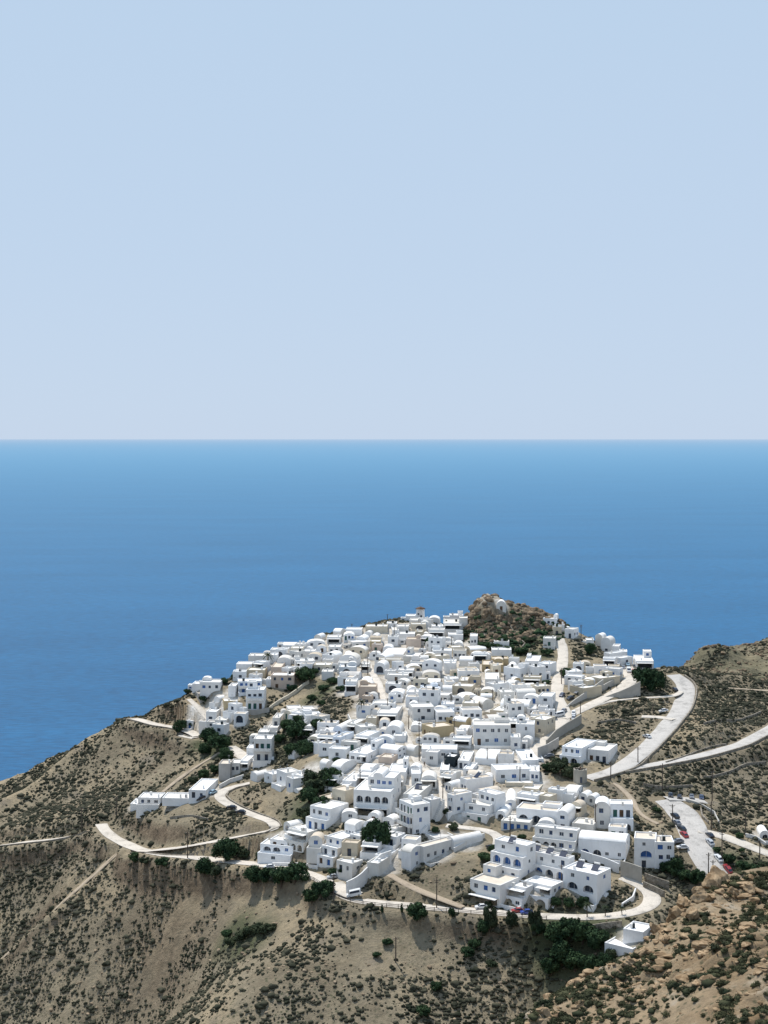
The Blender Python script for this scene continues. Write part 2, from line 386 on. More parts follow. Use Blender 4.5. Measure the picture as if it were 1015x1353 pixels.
class MB:
    def __init__(s): s.V = []; s.F = []
    def quad(s, *p): k = len(s.V); s.V += list(p); s.F.append(tuple(range(k, k+len(p))))
    def box(s, x0, y0, z0, x1, y1, z1):
        k = len(s.V)
        s.V += [(x0,y0,z0),(x1,y0,z0),(x1,y1,z0),(x0,y1,z0),(x0,y0,z1),(x1,y0,z1),(x1,y1,z1),(x0,y1,z1)]
        s.F += [tuple(k+i for i in f) for f in ((3,2,1,0),(4,5,6,7),(0,1,5,4),(1,2,6,5),(2,3,7,6),(3,0,4,7))]
    def cyl(s, c0, c1, r0, r1, n_=10, caps=True):
        c0 = Vector(c0); c1 = Vector(c1); ax = (c1-c0).normalized(); u = ax.orthogonal().normalized(); v = ax.cross(u); k = len(s.V)
        for c, r in ((c0, r0), (c1, r1)):
            for i in range(n_): a = 2*PI*i/n_; s.V.append(tuple(c+(u*math.cos(a)+v*math.sin(a))*r))
        s.F += [(k+i, k+(i+1) % n_, k+n_+(i+1) % n_, k+n_+i) for i in range(n_)]
        if caps: s.F += [tuple(k+n_-1-i for i in range(n_)), tuple(k+n_+i for i in range(n_))]
    def out(s, name, mat, parent=None, sm=False): return mesh_obj(name, s.V, s.F, mat, parent, sm)
def tag(o, label=None, cat=None, group=None, kind=None):
    if label: o['label'] = label
    if cat: o['category'] = cat
    if group: o['group'] = group
    if kind: o['kind'] = kind
    return o
def copy_tree(o, parent=None):
    c = o.copy(); col.objects.link(c); c.parent = parent
    for ch in list(o.children): copy_tree(ch, c)
    return c

# ------------------------------------------------------------------ houses: data (left x, near corner x, right x, base y, height) in photo pixels
HS = []
def H(xl, xc, xr, yb, h, r=12, roof='F', t='w', fac='', lab=None, rc=None): HS.append((xl, xc, xr, yb, h, r, roof, t, fac, lab, rc))
# lower hotel
H(623,661,690,1202,29,38,'F','h','N/W3','white apartment block above a roadside garage with a white awning','roofc')
H(645,686,712,1167,42,38,'F','h','W3/A3/W2ST','tall white hotel block with three arches and one solar heater on its roof')
H(695,748,762,1168,29,38,'F','h','A4/W4ST','long white hotel wing with three solar heaters on its flat roof')
H(668,690,712,1203,24,38,'F','h','A1W1/NT')
H(690,724,748,1204,27,38,'F','h','A2/W1NT','white terraced hotel block with arches right above the roadside blue car')
H(748,789,812,1199,40,38,'F','h','W2/A2/W2S','white corner hotel block with a blue garage door beside the curving road')
H(767,827,838,1139,30,18,'L','h','A2W2/W2','long white two-storey house with barrel roof and arches above the scalloped wall')
H(706,760,770,1128,25,24,'F','h','A3W2/W4T')
H(684,736,748,1096,21,20,'F','h','A3','white house with three big half-round arches facing a lane','roofc')
H(663,700,712,1101,11,18,'F','w','D4','low white shop with blue doors along the curving lane')
H(736,751,766,1101,28,22,'V','w','W1/W1')
H(786,806,812,1098,37,10,'V','w','W1/W1')
H(807,837,842,1102,34,7,'F','h','A2/D3T','white house with two wide arches below a balcony with dark doors')
H(746,762,776,1057,12,22,'L','w','W1')
H(768,776,786,1063,13,30,'V','w','W1')
H(780,787,796,1067,14,30,'V','w','W1')
H(757,784,796,1105,12,22,'F','w','')
H(866,891,895,1155,39,5,'F','w','A1/W2/W2','white three-storey house with cream roof beside the lower road','roofc')
H(839,867,869,1150,38,12,'F','w','D1/A1/W1',None,'roofc')
# front church like corner and long wall house
H(536,543,559,1153,31,-50,'V','w','W1/W1','white barrel-vaulted house end rising from the brown slope')
H(553,560,602,1144,22,-42,'F','w','W3W','long white wall house with small windows above the dry grass slope','roofc')
H(592,600,640,1126,17,-35,'L','w','W2')
H(528,546,569,1108,41,60,'F','w','D3/D4B/D4B','narrow white three-storey house with stacked balconies and a tall blank side wall')
H(533,553,578,1072,19,18,'F','w','W3S')
H(560,570,583,1086,26,50,'F','w','W1')
H(467,516,531,1082,33,14,'F','h','N/A4U','blue-white arcaded guesthouse with four arches above a white awning')
H(512,522,540,1110,12,40,'F','w','N')
H(509,524,536,1122,13,30,'F','w','D1')
H(495,512,534,1148,14,25,'F','w','')
H(485,500,524,1160,16,25,'F','w','')
H(560,575,600,1118,8,-30,'F','w','','','roofg')
# blue-white group left of the big tree
H(403,431,460,1101,27,36,'F','h','D3/W3T','white two-storey villa with small terrace at the top of the left cluster')
H(374,384,400,1102,13,50,'V','w','A1')
H(385,395,411,1109,13,50,'V','w','')
H(373,401,428,1129,24,38,'F','h','A3/NT')
H(339,384,402,1143,19,18,'F','h','W1/A2W1T','low stepped white house with terraces at the left foot of the village')
H(356,380,398,1126,12,24,'F','h','D1W1')
H(418,440,472,1147,31,38,'F','h','D2/D2/W2T')
H(455,469,484,1107,18,38,'L','w','W3/W2')
H(462,476,492,1118,10,40,'F','w','W1')
H(438,456,471,1069,21,40,'F','c','W1','half-ruined cream stone house below the dark tree','roofc')
H(421,437,441,1067,9,40,'F','c','W1',None,'roofc')
H(437,450,471,1027,17,-56,'V','w','')
H(424,431,441,1019,12,-40,'V','w','')
H(380,389,407,1004,13,58,'V','w','W1')
H(401,407,418,999,13,58,'F','w','W1')
H(414,420,434,998,13,58,'F','w','')
H(364,378,396,1042,18,56,'F','w','W1')
H(378,387,400,1050,18,56,'F','w','W1')
H(384,400,432,1038,10,40,'F','w','')
H(330,340,358,1035,12,45,'V','w','')
H(348,360,378,1037,11,50,'F','w','W1')
H(440,452,468,977,16,20,'V','b','D1W1','small blue-white vaulted house with an arched blue doorway')
H(440,450,467,988,11,25,'F','b','W1')
H(458,470,484,969,10,22,'F','w','N')
H(470,487,502,986,11,25,'F','w','N')
H(378,381,399,949,10,-10,'F','w','')
H(400,404,426,961,13,-15,'F','w','')
H(396,402,410,966,8,20,'F','w','')
H(400,402,420,948,8,-10,'F','w','')
H(461,485,508,1011,12,24,'F','w','W2N')
H(500,525,538,1005,15,30,'L','w','W2/')
H(500,518,526,1012,8,20,'F','p','',None,'roofc')
H(539,547,556,1002,14,-55,'V','w','')
H(510,530,537,976,16,8,'V','w','W1')
H(520,536,540,983,8,5,'F','w','')
H(513,536,546,1036,13,6,'F','w','W1')
H(544,556,560,1040,15,0,'F','w','W1')
H(524,541,545,1019,9,0,'V','w','')
H(556,577,580,1044,18,4,'V','w','N','white house with one broad semicircular vault over dark windows')
H(474,490,502,1029,13,20,'L','w','W1')
H(472,492,512,1037,10,14,'F','w','N')
H(447,460,474,1050,9,20,'F','w','')
H(452,470,490,1043,8,16,'F','w','')
# centre right
H(557,604,609,1005,12,4,'F','w','W4','long low white house beside the utility pole on the stepped lane')
H(587,601,609,1016,13,22,'F','k','','dark slatted timber pavilion with a white roof','roofw')
H(583,593,603,1029,9,5,'F','w','D2')
H(592,600,610,1034,10,42,'F','w','W1')
H(588,597,612,1050,14,40,'V','w','W2')
H(609,617,653,1053,20,62,'F','w','W1W1S','grey-white box house with its broad blank side towards the viewer','roofc')
H(634,655,669,1080,27,48,'F','w','W1/W3')
H(611,643,660,1091,21,28,'F','w','D2/W2T','cream-white house with a curved corner balcony')
H(592,599,625,1078,24,52,'F','w','W1/W2','','roofc')
H(653,656,702,1036,16,-8,'F','w','W3B')
H(700,713,720,1035,13,6,'F','w','W2')
H(628,655,668,1013,13,14,'L','w','W1')
H(672,690,712,1018,11,-3,'F','w','')
H(668,682,696,1071,13,6,'V','w','W1')
H(655,668,684,1086,13,20,'V','w','A1')
H(703,722,725,1063,8,3,'F','c','N',None,'roofw')
H(690,712,728,1050,4,18,'F','c','',None,'roofw')
H(668,704,707,1042,4,5,'F','c','',None,'roofw')
H(605,620,632,1018,10,10,'F','w','D1W1')
H(612,624,634,1028,9,15,'F','w','W1')
# middle
H(626,675,679,987,26,2,'F','w','D1W3/W5','large plain white two-storey house with a row of small square windows')
H(675,688,691,994,17,4,'F','w','W1')
H(682,706,710,982,22,8,'F','w','W1/W1')
H(703,721,737,974,20,32,'F','c','W1/W1','square cream two-storey house beside the parked white cars')
H(662,699,707,944,15,16,'L','w','W2D1','long whitewashed chapel with a barrel roof and a dark doorway')
H(697,709,715,947,8,6,'F','w','W1')
H(648,666,684,951,9,22,'F','c','',None,'roofw')
H(611,632,638,943,11,10,'F','c','W1')
H(624,638,653,941,15,-30,'V','w','')
H(667,687,702,903,17,36,'F','w','W1','blank white cube house above a dark green hedge')
H(700,705,722,901,17,-22,'F','w','W1')
H(675,679,688,906,9,-12,'V','o','')
H(712,729,738,940,17,16,'F','w','W2/W1')
H(641,660,676,911,11,4,'F','w','W2D1')
H(607,618,625,913,11,8,'F','c','W1D1')
H(637,665,673,890,9,5,'F','o','W2','peach-ochre house with two small windows below the castle rock','roofc')
H(650,672,676,881,8,3,'F','o','W1',None,'roofc')
H(673,684,691,893,12,4,'V','w','')
H(712,727,738,894,14,28,'F','w','W2/W2')
H(694,712,722,886,10,10,'F','w','W1')
H(653,673,676,861,11,3,'F','w','')
H(650,676,679,870,9,3,'F','w','')
H(621,631,637,855,12,5,'F','w','W2')
H(586,611,627,835,9,3,'F','w','N','low white house with a long dark window band below the castle rock')
H(718,735,739,829,9,16,'F','w','W1')
H(731,742,744,842,11,5,'F','c','D1')
H(747,758,767,846,12,28,'F','w','D1')
H(718,734,738,857,11,10,'F','w','D1')
H(739,746,750,835,7,5,'F','w','')
# white church on the right shoulder
H(787,796,804,860,22,28,'V','w','','left of the two tall white barrel vaults of the church on the right shoulder')
H(795,807,816,865,26,28,'V','w','W1','right of the two tall white barrel vaults of the church on the right shoulder')
H(810,818,824,868,20,15,'F','w','W1')
H(819,829,832,873,17,8,'F','w','')
H(800,806,830,878,12,-38,'F','w','W2')
H(812,820,838,882,10,-38,'F','w','W1')
H(775,785,789,856,8,5,'F','w','')
H(838,848,850,876,10,5,'F','w','')
H(841,864,876,886,10,6,'F','w','N','white flat-roofed cafe on the rocky corner above the main road')
H(747,751,770,901,11,-10,'F','w','W1')
H(752,757,772,916,13,-25,'F','w','N')
H(769,771,798,925,13,-34,'F','c','',None,'roofw')
H(790,793,822,909,10,-32,'F','c','',None,'roofw')
H(775,779,808,905,6,-30,'F','c','',None,'roofc')
H(741,766,797,1013,20,28,'F','h','A2/W3T','white villa with rounded arches above the round stone tower')
H(778,804,823,1011,16,24,'F','w','D3','low white house with three doors beside the main road junction')
# left hillside
H(325,349,352,939,25,2,'F','w','D3/W3B','isolated white two-storey house with balconies on the left hillside')
H(311,315,346,918,15,-8,'F','b','D3/W4B','pale blue house with a long balcony on the left ridge')
H(303,311,316,922,13,5,'F','w','')
H(358,388,390,913,18,3,'F','p','D2/W3','pinkish-grey house with three square upper windows on the left ridge')
H(355,361,364,910,10,3,'F','w','')
H(326,350,353,899,11,3,'F','c','')
H(312,333,336,889,9,3,'F','w','')
H(328,352,355,877,8,3,'F','w','')
H(354,366,369,878,10,3,'F','w','')
H(366,384,387,881,11,3,'V','w','')
H(386,391,416,886,10,-10,'F','w','N')
H(384,400,403,869,10,3,'F','c','W2')
H(400,416,419,871,8,3,'F','w','')
H(357,380,383,867,6,3,'F','w','')
H(374,399,402,859,7,3,'L','w','')
H(358,372,389,895,11,3,'F','p','A3',None,'roofc')
H(415,438,441,891,10,3,'F','c','W2')
H(425,440,444,898,8,3,'F','w','')
H(264,291,295,915,11,4,'F','w','W3','white house with three dark windows, last one along the left ridge')
H(254,264,268,913,7,4,'F','w','')
H(258,262,291,927,8,-20,'F','g','',None,'roofc')
H(293,296,317,942,13,-12,'F','o','W1','plain ochre box house with one small window on the left hillside')
H(282,290,298,932,10,35,'V','w','')
H(246,255,266,966,11,22,'F','w','D1')
H(272,286,297,957,14,8,'F','w','W1')
H(284,299,304,964,10,6,'F','w','')
H(264,272,280,965,9,10,'F','w','')
H(335,359,362,1007,28,3,'F','w','D2/D3B','isolated white two-storey house with columned balconies above the ravine')
H(341,355,358,978,8,3,'F','w','')
H(328,336,340,1003,12,5,'F','w','')
H(362,370,377,963,12,5,'F','w','D1')
H(354,367,370,970,6,3,'F','w','')
H(289,304,307,1032,20,4,'F','g','','tall plain grey wall house on the left hillside','roofc')
H(304,317,319,1024,13,4,'F','w','W2')
H(318,328,336,1018,10,8,'F','w','N')
H(249,272,288,1057,10,8,'F','w','D1W1','low white house beside parked cars at the bend of the hillside road')
H(182,212,215,1066,9,5,'F','w','W3','lone low white house at the outer left end of the spur')
H(172,186,192,1070,5,5,'F','w','')
H(214,252,254,1062,4,4,'F','w','')
# ridge top
H(415,424,430,851,11,20,'V','w','','small white barrel-vaulted chapel on the left skyline')
H(440,450,456,843,10,20,'L','w','')
H(457,478,481,841,7,3,'F','w','')
H(483,512,515,838,8,2,'F','c','',None,'roofw')
H(497,519,522,844,9,-3,'F','w','')
H(482,490,495,843,7,12,'V','w','')
H(490,499,503,848,8,12,'V','w','')
H(470,482,490,852,9,15,'V','w','')
H(462,466,488,860,9,-18,'F','w','D2')
H(489,503,507,861,11,3,'F','o','D2','small ochre house with two dark doors in the upper village')
H(506,519,523,865,10,5,'V','w','')
H(432,450,453,852,8,3,'F','w','N')
H(434,450,453,866,9,3,'F','w','W2')
H(448,472,477,882,15,10,'V','w','D1')
H(448,470,474,896,12,3,'F','b','A1','blue-white house with one wide blue arch at the left edge of the village')
H(477,488,491,889,9,4,'F','w','N')
H(494,509,515,892,15,14,'V','w','A1')
H(536,549,552,823,7,3,'F','w','')
H(566,581,584,827,10,5,'V','w','')
H(594,612,615,822,10,3,'F','w','')
H(607,618,621,826,7,3,'F','w','')
H(541,552,557,831,9,6,'F','w','W2')
H(524,540,543,838,8,4,'F','w','')
H(525,548,551,848,8,4,'F','w','')
H(537,556,560,860,13,3,'F','p','','windowless pinkish-brown house in the upper village','roofc')
H(549,559,562,844,7,3,'F','c','')
H(592,612,615,850,9,4,'F','w','')
H(600,612,616,860,10,4,'V','w','')
H(506,533,545,873,10,14,'L','w','W1')
H(533,552,560,879,9,12,'F','w','')
H(511,524,528,832,6,3,'F','w','')
H(474,497,500,925,15,4,'F','p','W1','pinkish windowless-fronted house beside the stepped lane','roofc')
H(477,491,494,907,8,4,'V','w','W2')
H(456,471,474,917,14,4,'F','w','N')
H(492,522,526,942,10,4,'F','w','W3')
H(498,525,536,957,12,8,'F','w','N')
H(547,582,586,909,8,4,'L','w','W1')
H(514,533,537,926,11,8,'V','w','W2')
H(537,555,559,930,13,8,'F','w','W1')
H(556,562,583,924,12,-14,'F','b','D1')
H(541,545,574,956,19,-8,'F','w','W1/W2','large white two-storey house beside the stepped lane with two small windows')
H(574,578,601,958,14,-8,'F','w','W3')
H(558,571,601,978,14,62,'F','o','D2','olive-ochre public hall with pale pilasters in the village centre','roofc')
H(543,556,560,967,8,5,'V','w','')
H(606,618,626,975,12,18,'L','w','D1')
H(583,600,604,942,9,4,'F','w','W1')
# pool house and far right chapel
H(826,850,869,1247,12,32,'F','w','','low white pool house with flat roof in the hollow below the road')
H(803,836,866,1263,4,38,'F','w','','white paved pool terrace with a low parapet in the hollow')
H(1005,1017,1022,1113,14,5,'V','w','A1','tiny white chapel at the right edge beside the side road')
# chapel on the rock
CHAPEL = (656,668.5,671,812,14,4,'V','w','D1','small white vaulted chapel perched on the castle rock', None)

poly = [(440,842),(480,838),(556,824),(585,838),(612,850),(640,872),(700,884),(730,888),(728,930),(722,960),(700,985),(668,1000),(690,1040),(655,1075),(612,1060),(590,1090),(565,1050),(515,1050),(478,1040),(462,1000),(466,975),(488,935),(470,925),(445,893),(405,872),(392,862)]
def inpoly(x, y):
    c = False; j = len(poly)-1
    for i in range(len(poly)):
        xi, yi = poly[i]; xj, yj = poly[j]
        if (yi > y) != (yj > y) and x < (xj-xi)*(y-yi)/(yj-yi)+xi: c = not c
        j = i
    return c
occ = set()
def foot_cells(cx_, cy_, rz, w, d, mg=0.0):
    R = math.hypot(w, d)/2+mg+1
    a = np.arange(cx_-R, cx_+R, .5); b = np.arange(cy_-R, cy_+R, .5); X, Y = np.meshgrid(a, b)
    c, s = math.cos(-rz), math.sin(-rz); u = (X-cx_)*c-(Y-cy_)*s; v = (X-cx_)*s+(Y-cy_)*c
    m = (np.abs(u) < w/2+mg) & (np.abs(v) < d/2+mg)
    return set(zip(np.floor(X[m]*2).astype(int).tolist(), np.floor(Y[m]*2).astype(int).tolist()))
placed = []   # dicts
vill = np.zeros(Z.shape)
def splat(x, y, R, arr, amp=1.0):
    i0, i1 = np.searchsorted(xs, [x-R, x+R]); j0, j1 = np.searchsorted(ys, [y-R, y+R])
    d = np.hypot(GX[j0:j1, i0:i1]-x, GY[j0:j1, i0:i1]-y)
    arr[j0:j1, i0:i1] = np.maximum(arr[j0:j1, i0:i1], amp*np.clip(1.6*(1-d/R), 0, 1))
def place(spec, auto=False):
    xl, xc, xr, yb, h, r, roof, t, fac, lab, rc = spec
    X, Y, Zg = hit(xc, yb); s = F/Y; a = math.radians(abs(r)); storeys = max(1, fac.count('/')+1) if fac else 1
    if r >= 0:
        w = (xc-xl)/s/math.cos(a); d = (xr-xc)/s/max(math.sin(a), .2)
        if r < 13 or xr-xc < 5: d = max(d, min(9, 5.5+w*.2))
    else:
        w = (xr-xc)/s/math.cos(a); d = (xc-xl)/s/max(math.sin(a), .2)
        if -r < 13 or xc-xl < 5: d = max(d, min(9, 5.5+w*.2))
    w = max(w, 2.6); d = min(max(d, 3.2), 15); hm = max(h/s, 1.0)
    rz = -math.radians(r); lx = w/2 if r >= 0 else -w/2
    ox = X-math.cos(rz)*lx; oy = Y-math.sin(rz)*lx        # centre of the front edge
    cx_ = ox-math.sin(rz)*d/2; cy_ = oy+math.cos(rz)*d/2
    H_ = dict(o=(ox, oy, Zg), rz=rz, w=w, d=d, h=hm, roof=roof, t=t, fac=fac, lab=lab, rc=rc, c=(cx_, cy_), s=s, auto=auto)
    placed.append(H_); occ.update(foot_cells(cx_, cy_, rz, w, d, .1)); splat(cx_, cy_, max(w, d)*.5+(4.5 if inpoly(xc, yb-4) else .9), vill)
    return H_
for s_ in HS: place(s_)
chapel_h = place(CHAPEL)
# fill the dense quarter with small houses where nothing stands yet
nf = 0
R2 = random.Random(11)
for k in range(9000):
    if nf >= 165: break
    px = R2.uniform(390, 735); py = R2.uniform(826, 1080)
    if not inpoly(px, py): continue
    x, y, z = hit(px, py)
    w = R2.uniform(4.2, 8.5) if k < 4500 else R2.uniform(3, 5.5); d = R2.uniform(4, 6.5) if k < 4500 else R2.uniform(3, 4.5); r = R2.choice([R2.uniform(-15, 25), R2.uniform(0, 18), R2.uniform(-40, 40)])
    rz = -math.radians(r)
    cells = foot_cells(x, y, rz, w, d, .25)
    if cells & occ or float(road_dist(x, y)) < max(w, d)*.5+.2: continue
    t = R2.choices(['w', 'c', 'b', 'p', 'o'], [72, 19, 4, 4, 1])[0]
    roof = R2.choices(['F', 'V', 'L'], [56, 28, 16])[0]
    fac = R2.choice(['W1', 'D1', 'W2', 'D1W1', 'W2', 'W1D1', 'W3', 'A1', 'D1W2', 'N', 'N', 'W2D1'])
    if w < 4.5: fac = R2.choice(['D1', 'W1', ''])
    hm = R2.uniform(2.4, 3.4)
    if R2.random() < .1 and w > 5: fac = 'D1/W2'; hm = 5.8
    rc = R2.choices([None, 'roofc', 'roofg'], [75, 17, 8])[0]
    ox = x+math.sin(rz)*d/2; oy = y-math.cos(rz)*d/2
    placed.append(dict(o=(ox, oy, z), rz=rz, w=w, d=d, h=hm, roof=roof, t=t, fac=fac, lab=None, rc=rc, c=(x, y), s=F/y, auto=True))
    occ.update(cells); splat(x, y, max(w, d)*.5+5, vill); nf += 1
ZONES = [([(300,900),(345,880),(400,856),(448,868),(452,884),(430,896),(412,888),(392,905),(352,905),(320,905)], 22, 1),
 ([(410,985),(440,960),(470,990),(500,1040),(470,1062),(440,1040),(455,1015)], 12, 1), ([(590,1030),(660,1020),(715,1035),(700,1055),(690,1085),(640,1095),(600,1075)], 12, 1),
 ([(470,1088),(530,1080),(580,1090),(620,1104),(580,1120),(540,1130),(500,1150),(455,1160)], 14, 1), ([(700,1050),(745,1062),(800,1085),(838,1100),(800,1128),(745,1110),(690,1095)], 12, 1),
 ([(375,945),(425,945),(440,975),(425,990),(408,968)], 5, 1), ([(262,935),(320,925),(322,960),(290,972),(262,960)], 7, 1), ([(745,885),(810,880),(820,900),(775,925),(752,915)], 8, 1), ([(425,1085),(470,1080),(485,1105),(450,1140),(415,1135)], 7, 1)]
for zp, cnt, _ in ZONES:
    poly = zp; k = 0
    for t_ in range(1500):
        if k >= cnt: break
        px = R2.uniform(min(p[0] for p in zp), max(p[0] for p in zp)); py = R2.uniform(min(p[1] for p in zp), max(p[1] for p in zp))
        if not inpoly(px, py): continue
        x, y, z = hit(px, py); w = R2.uniform(3.2, 6.5); d = R2.uniform(3, 5.5); r = R2.uniform(0, 40); rz = -math.radians(r); cells = foot_cells(x, y, rz, w, d, .15)
        if cells & occ or float(road_dist(x, y)) < max(w, d)*.5+.2: continue
        fac = R2.choice(['W1', 'D1', 'W2', 'D1W1', 'A1', 'N', 'W1']); ox = x+math.sin(rz)*d/2; oy = y-math.cos(rz)*d/2
        placed.append(dict(o=(ox, oy, z), rz=rz, w=w, d=d, h=R2.uniform(2.5, 3.4), roof=R2.choice('FFFV'), t=R2.choices(['w', 'c'], [9, 1])[0], fac=fac, lab=None, rc=R2.choice([None, None, None, 'roofc']), c=(x, y), s=F/y, auto=True))
        occ.update(cells); splat(x, y, max(w, d)*.5+1.5, vill); k += 1
print('houses', len(placed), 'filled', nf)

# ------------------------------------------------------------------ house geometry
def arc_pts(cx_, cz, rx, rz_, n_=10):   # from right to left over the top
    return [(cx_+rx*math.cos(PI*i/n_), cz+rz_*math.sin(PI*i/n_)) for i in range(n_+1)]
def outline(op):
    kind, u0, u1, v0, v1 = op[:5]
    if kind == 'A':
        r = (u1-u0)/2; rise = min(r, (v1-v0)*.6)
        return [(u0, v0), (u1, v0)]+arc_pts((u0+u1)/2, v1-rise, r, rise, 8)
    return [(u0, v0), (u1, v0), (u1, v1), (u0, v1)]
def facade(mb, outer, ops, mapf, deep):
    """outer polygon and openings in (u,v); mapf(u,v,inward) -> xyz"""
    loops = [[Vector((u, v, 0)) for u, v in outer]]
    for op in ops: loops.append([Vector((u, v, 0)) for u, v in outline(op)][::-1])
    flat = [p for L in loops for p in L]
    tris = tessellate_polygon(loops)
    k = len(mb.V); mb.V += [mapf(p.x, p.y, 0) for p in flat]
    for t in tris: mb.F.append(tuple(k+i for i in t))
    for op in ops:
        o = outline(op); dp = op[5]
        for i in range(len(o)):
            a = o[i]; b = o[(i+1) % len(o)]
            mb.quad(mapf(*a, 0), mapf(*b, 0), mapf(*b, dp), mapf(*a, dp))
def parse(st):
    out = []; i = 0
    while i < len(st):
        c = st[i]; i += 1; num = ''
        while i < len(st) and st[i].isdigit(): num += st[i]; i += 1
        out.append((c, int(num or 1)))
    return out
def storey_ops(tokens, w, v0, hs, rr, big):
    items = []
    for c, k in tokens:
        if c in 'WDAN': items += [c]*k
    if not items: return []
    if 'N' in items and len(items) == 1:
        return [('N', w*.1, w*.9, v0+.35, v0+min(hs-.5, 2.5), 1.6)]
    pitch = (w-.6)/len(items); ops = []
    for i, c in enumerate(items):
        uc = .3+pitch*(i+.5)+rr.uniform(-.08, .08)*pitch
        if c == 'W': ww = min(rr.uniform(.8, 1.35), pitch*.66); ops.append(('W', uc-ww/2, uc+ww/2, v0+hs*.36, v0+min(hs*.36+rr.uniform(.85, 1.25), hs-.35), .22))
        if c == 'D': ww = min(1.1, pitch*.62); ops.append(('D', uc-ww/2, uc+ww/2, v0+.12, v0+min(2.15, hs-.4), .3))
        if c == 'A': ww = min(2.9, pitch*.74); ops.append(('A', uc-ww/2, uc+ww/2, v0+.25, v0+min(hs-.35, .4+ww*.95), 1.0))
        if c == 'N': ww = pitch*.8; ops.append(('N', uc-ww/2, uc+ww/2, v0+.4, v0+min(2.4, hs-.4), 1.2))
    return ops
def pane(parent, op, mapf, big, rr, blueish):
    kind, u0, u1, v0, v1, dp = op[:6]
    o = outline(op); dq = dp-.02
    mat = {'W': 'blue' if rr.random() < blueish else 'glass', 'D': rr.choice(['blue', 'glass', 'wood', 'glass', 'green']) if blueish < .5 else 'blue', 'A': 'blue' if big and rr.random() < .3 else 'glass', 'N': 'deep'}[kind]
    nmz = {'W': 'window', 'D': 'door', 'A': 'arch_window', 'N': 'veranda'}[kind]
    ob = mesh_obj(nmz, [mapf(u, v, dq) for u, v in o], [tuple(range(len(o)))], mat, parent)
    if big and kind in 'WA':
        mb = MB(); t = .07; z_ = dq-.05
        for (a0, a1, b0, b1) in ((u0, u0+t, v0, v1-(.0 if kind == 'W' else (u1-u0)*.4)), (u1-t, u1, v0, v1-(.0 if kind == 'W' else (u1-u0)*.4)), ((u0+u1)/2-t/2, (u0+u1)/2+t/2, v0, v1), (u0+t, (u0+u1)/2-t/2, v0, v0+t), ((u0+u1)/2+t/2, u1-t, v0, v0+t)):
            mb.quad(mapf(a0, b0, z_), mapf(a1, b0, z_), mapf(a1, b1, z_), mapf(a0, b1, z_))
        mb.out('frame', 'blue' if kind == 'W' and rr.random() < .3 else 'awn', ob)
    return ob
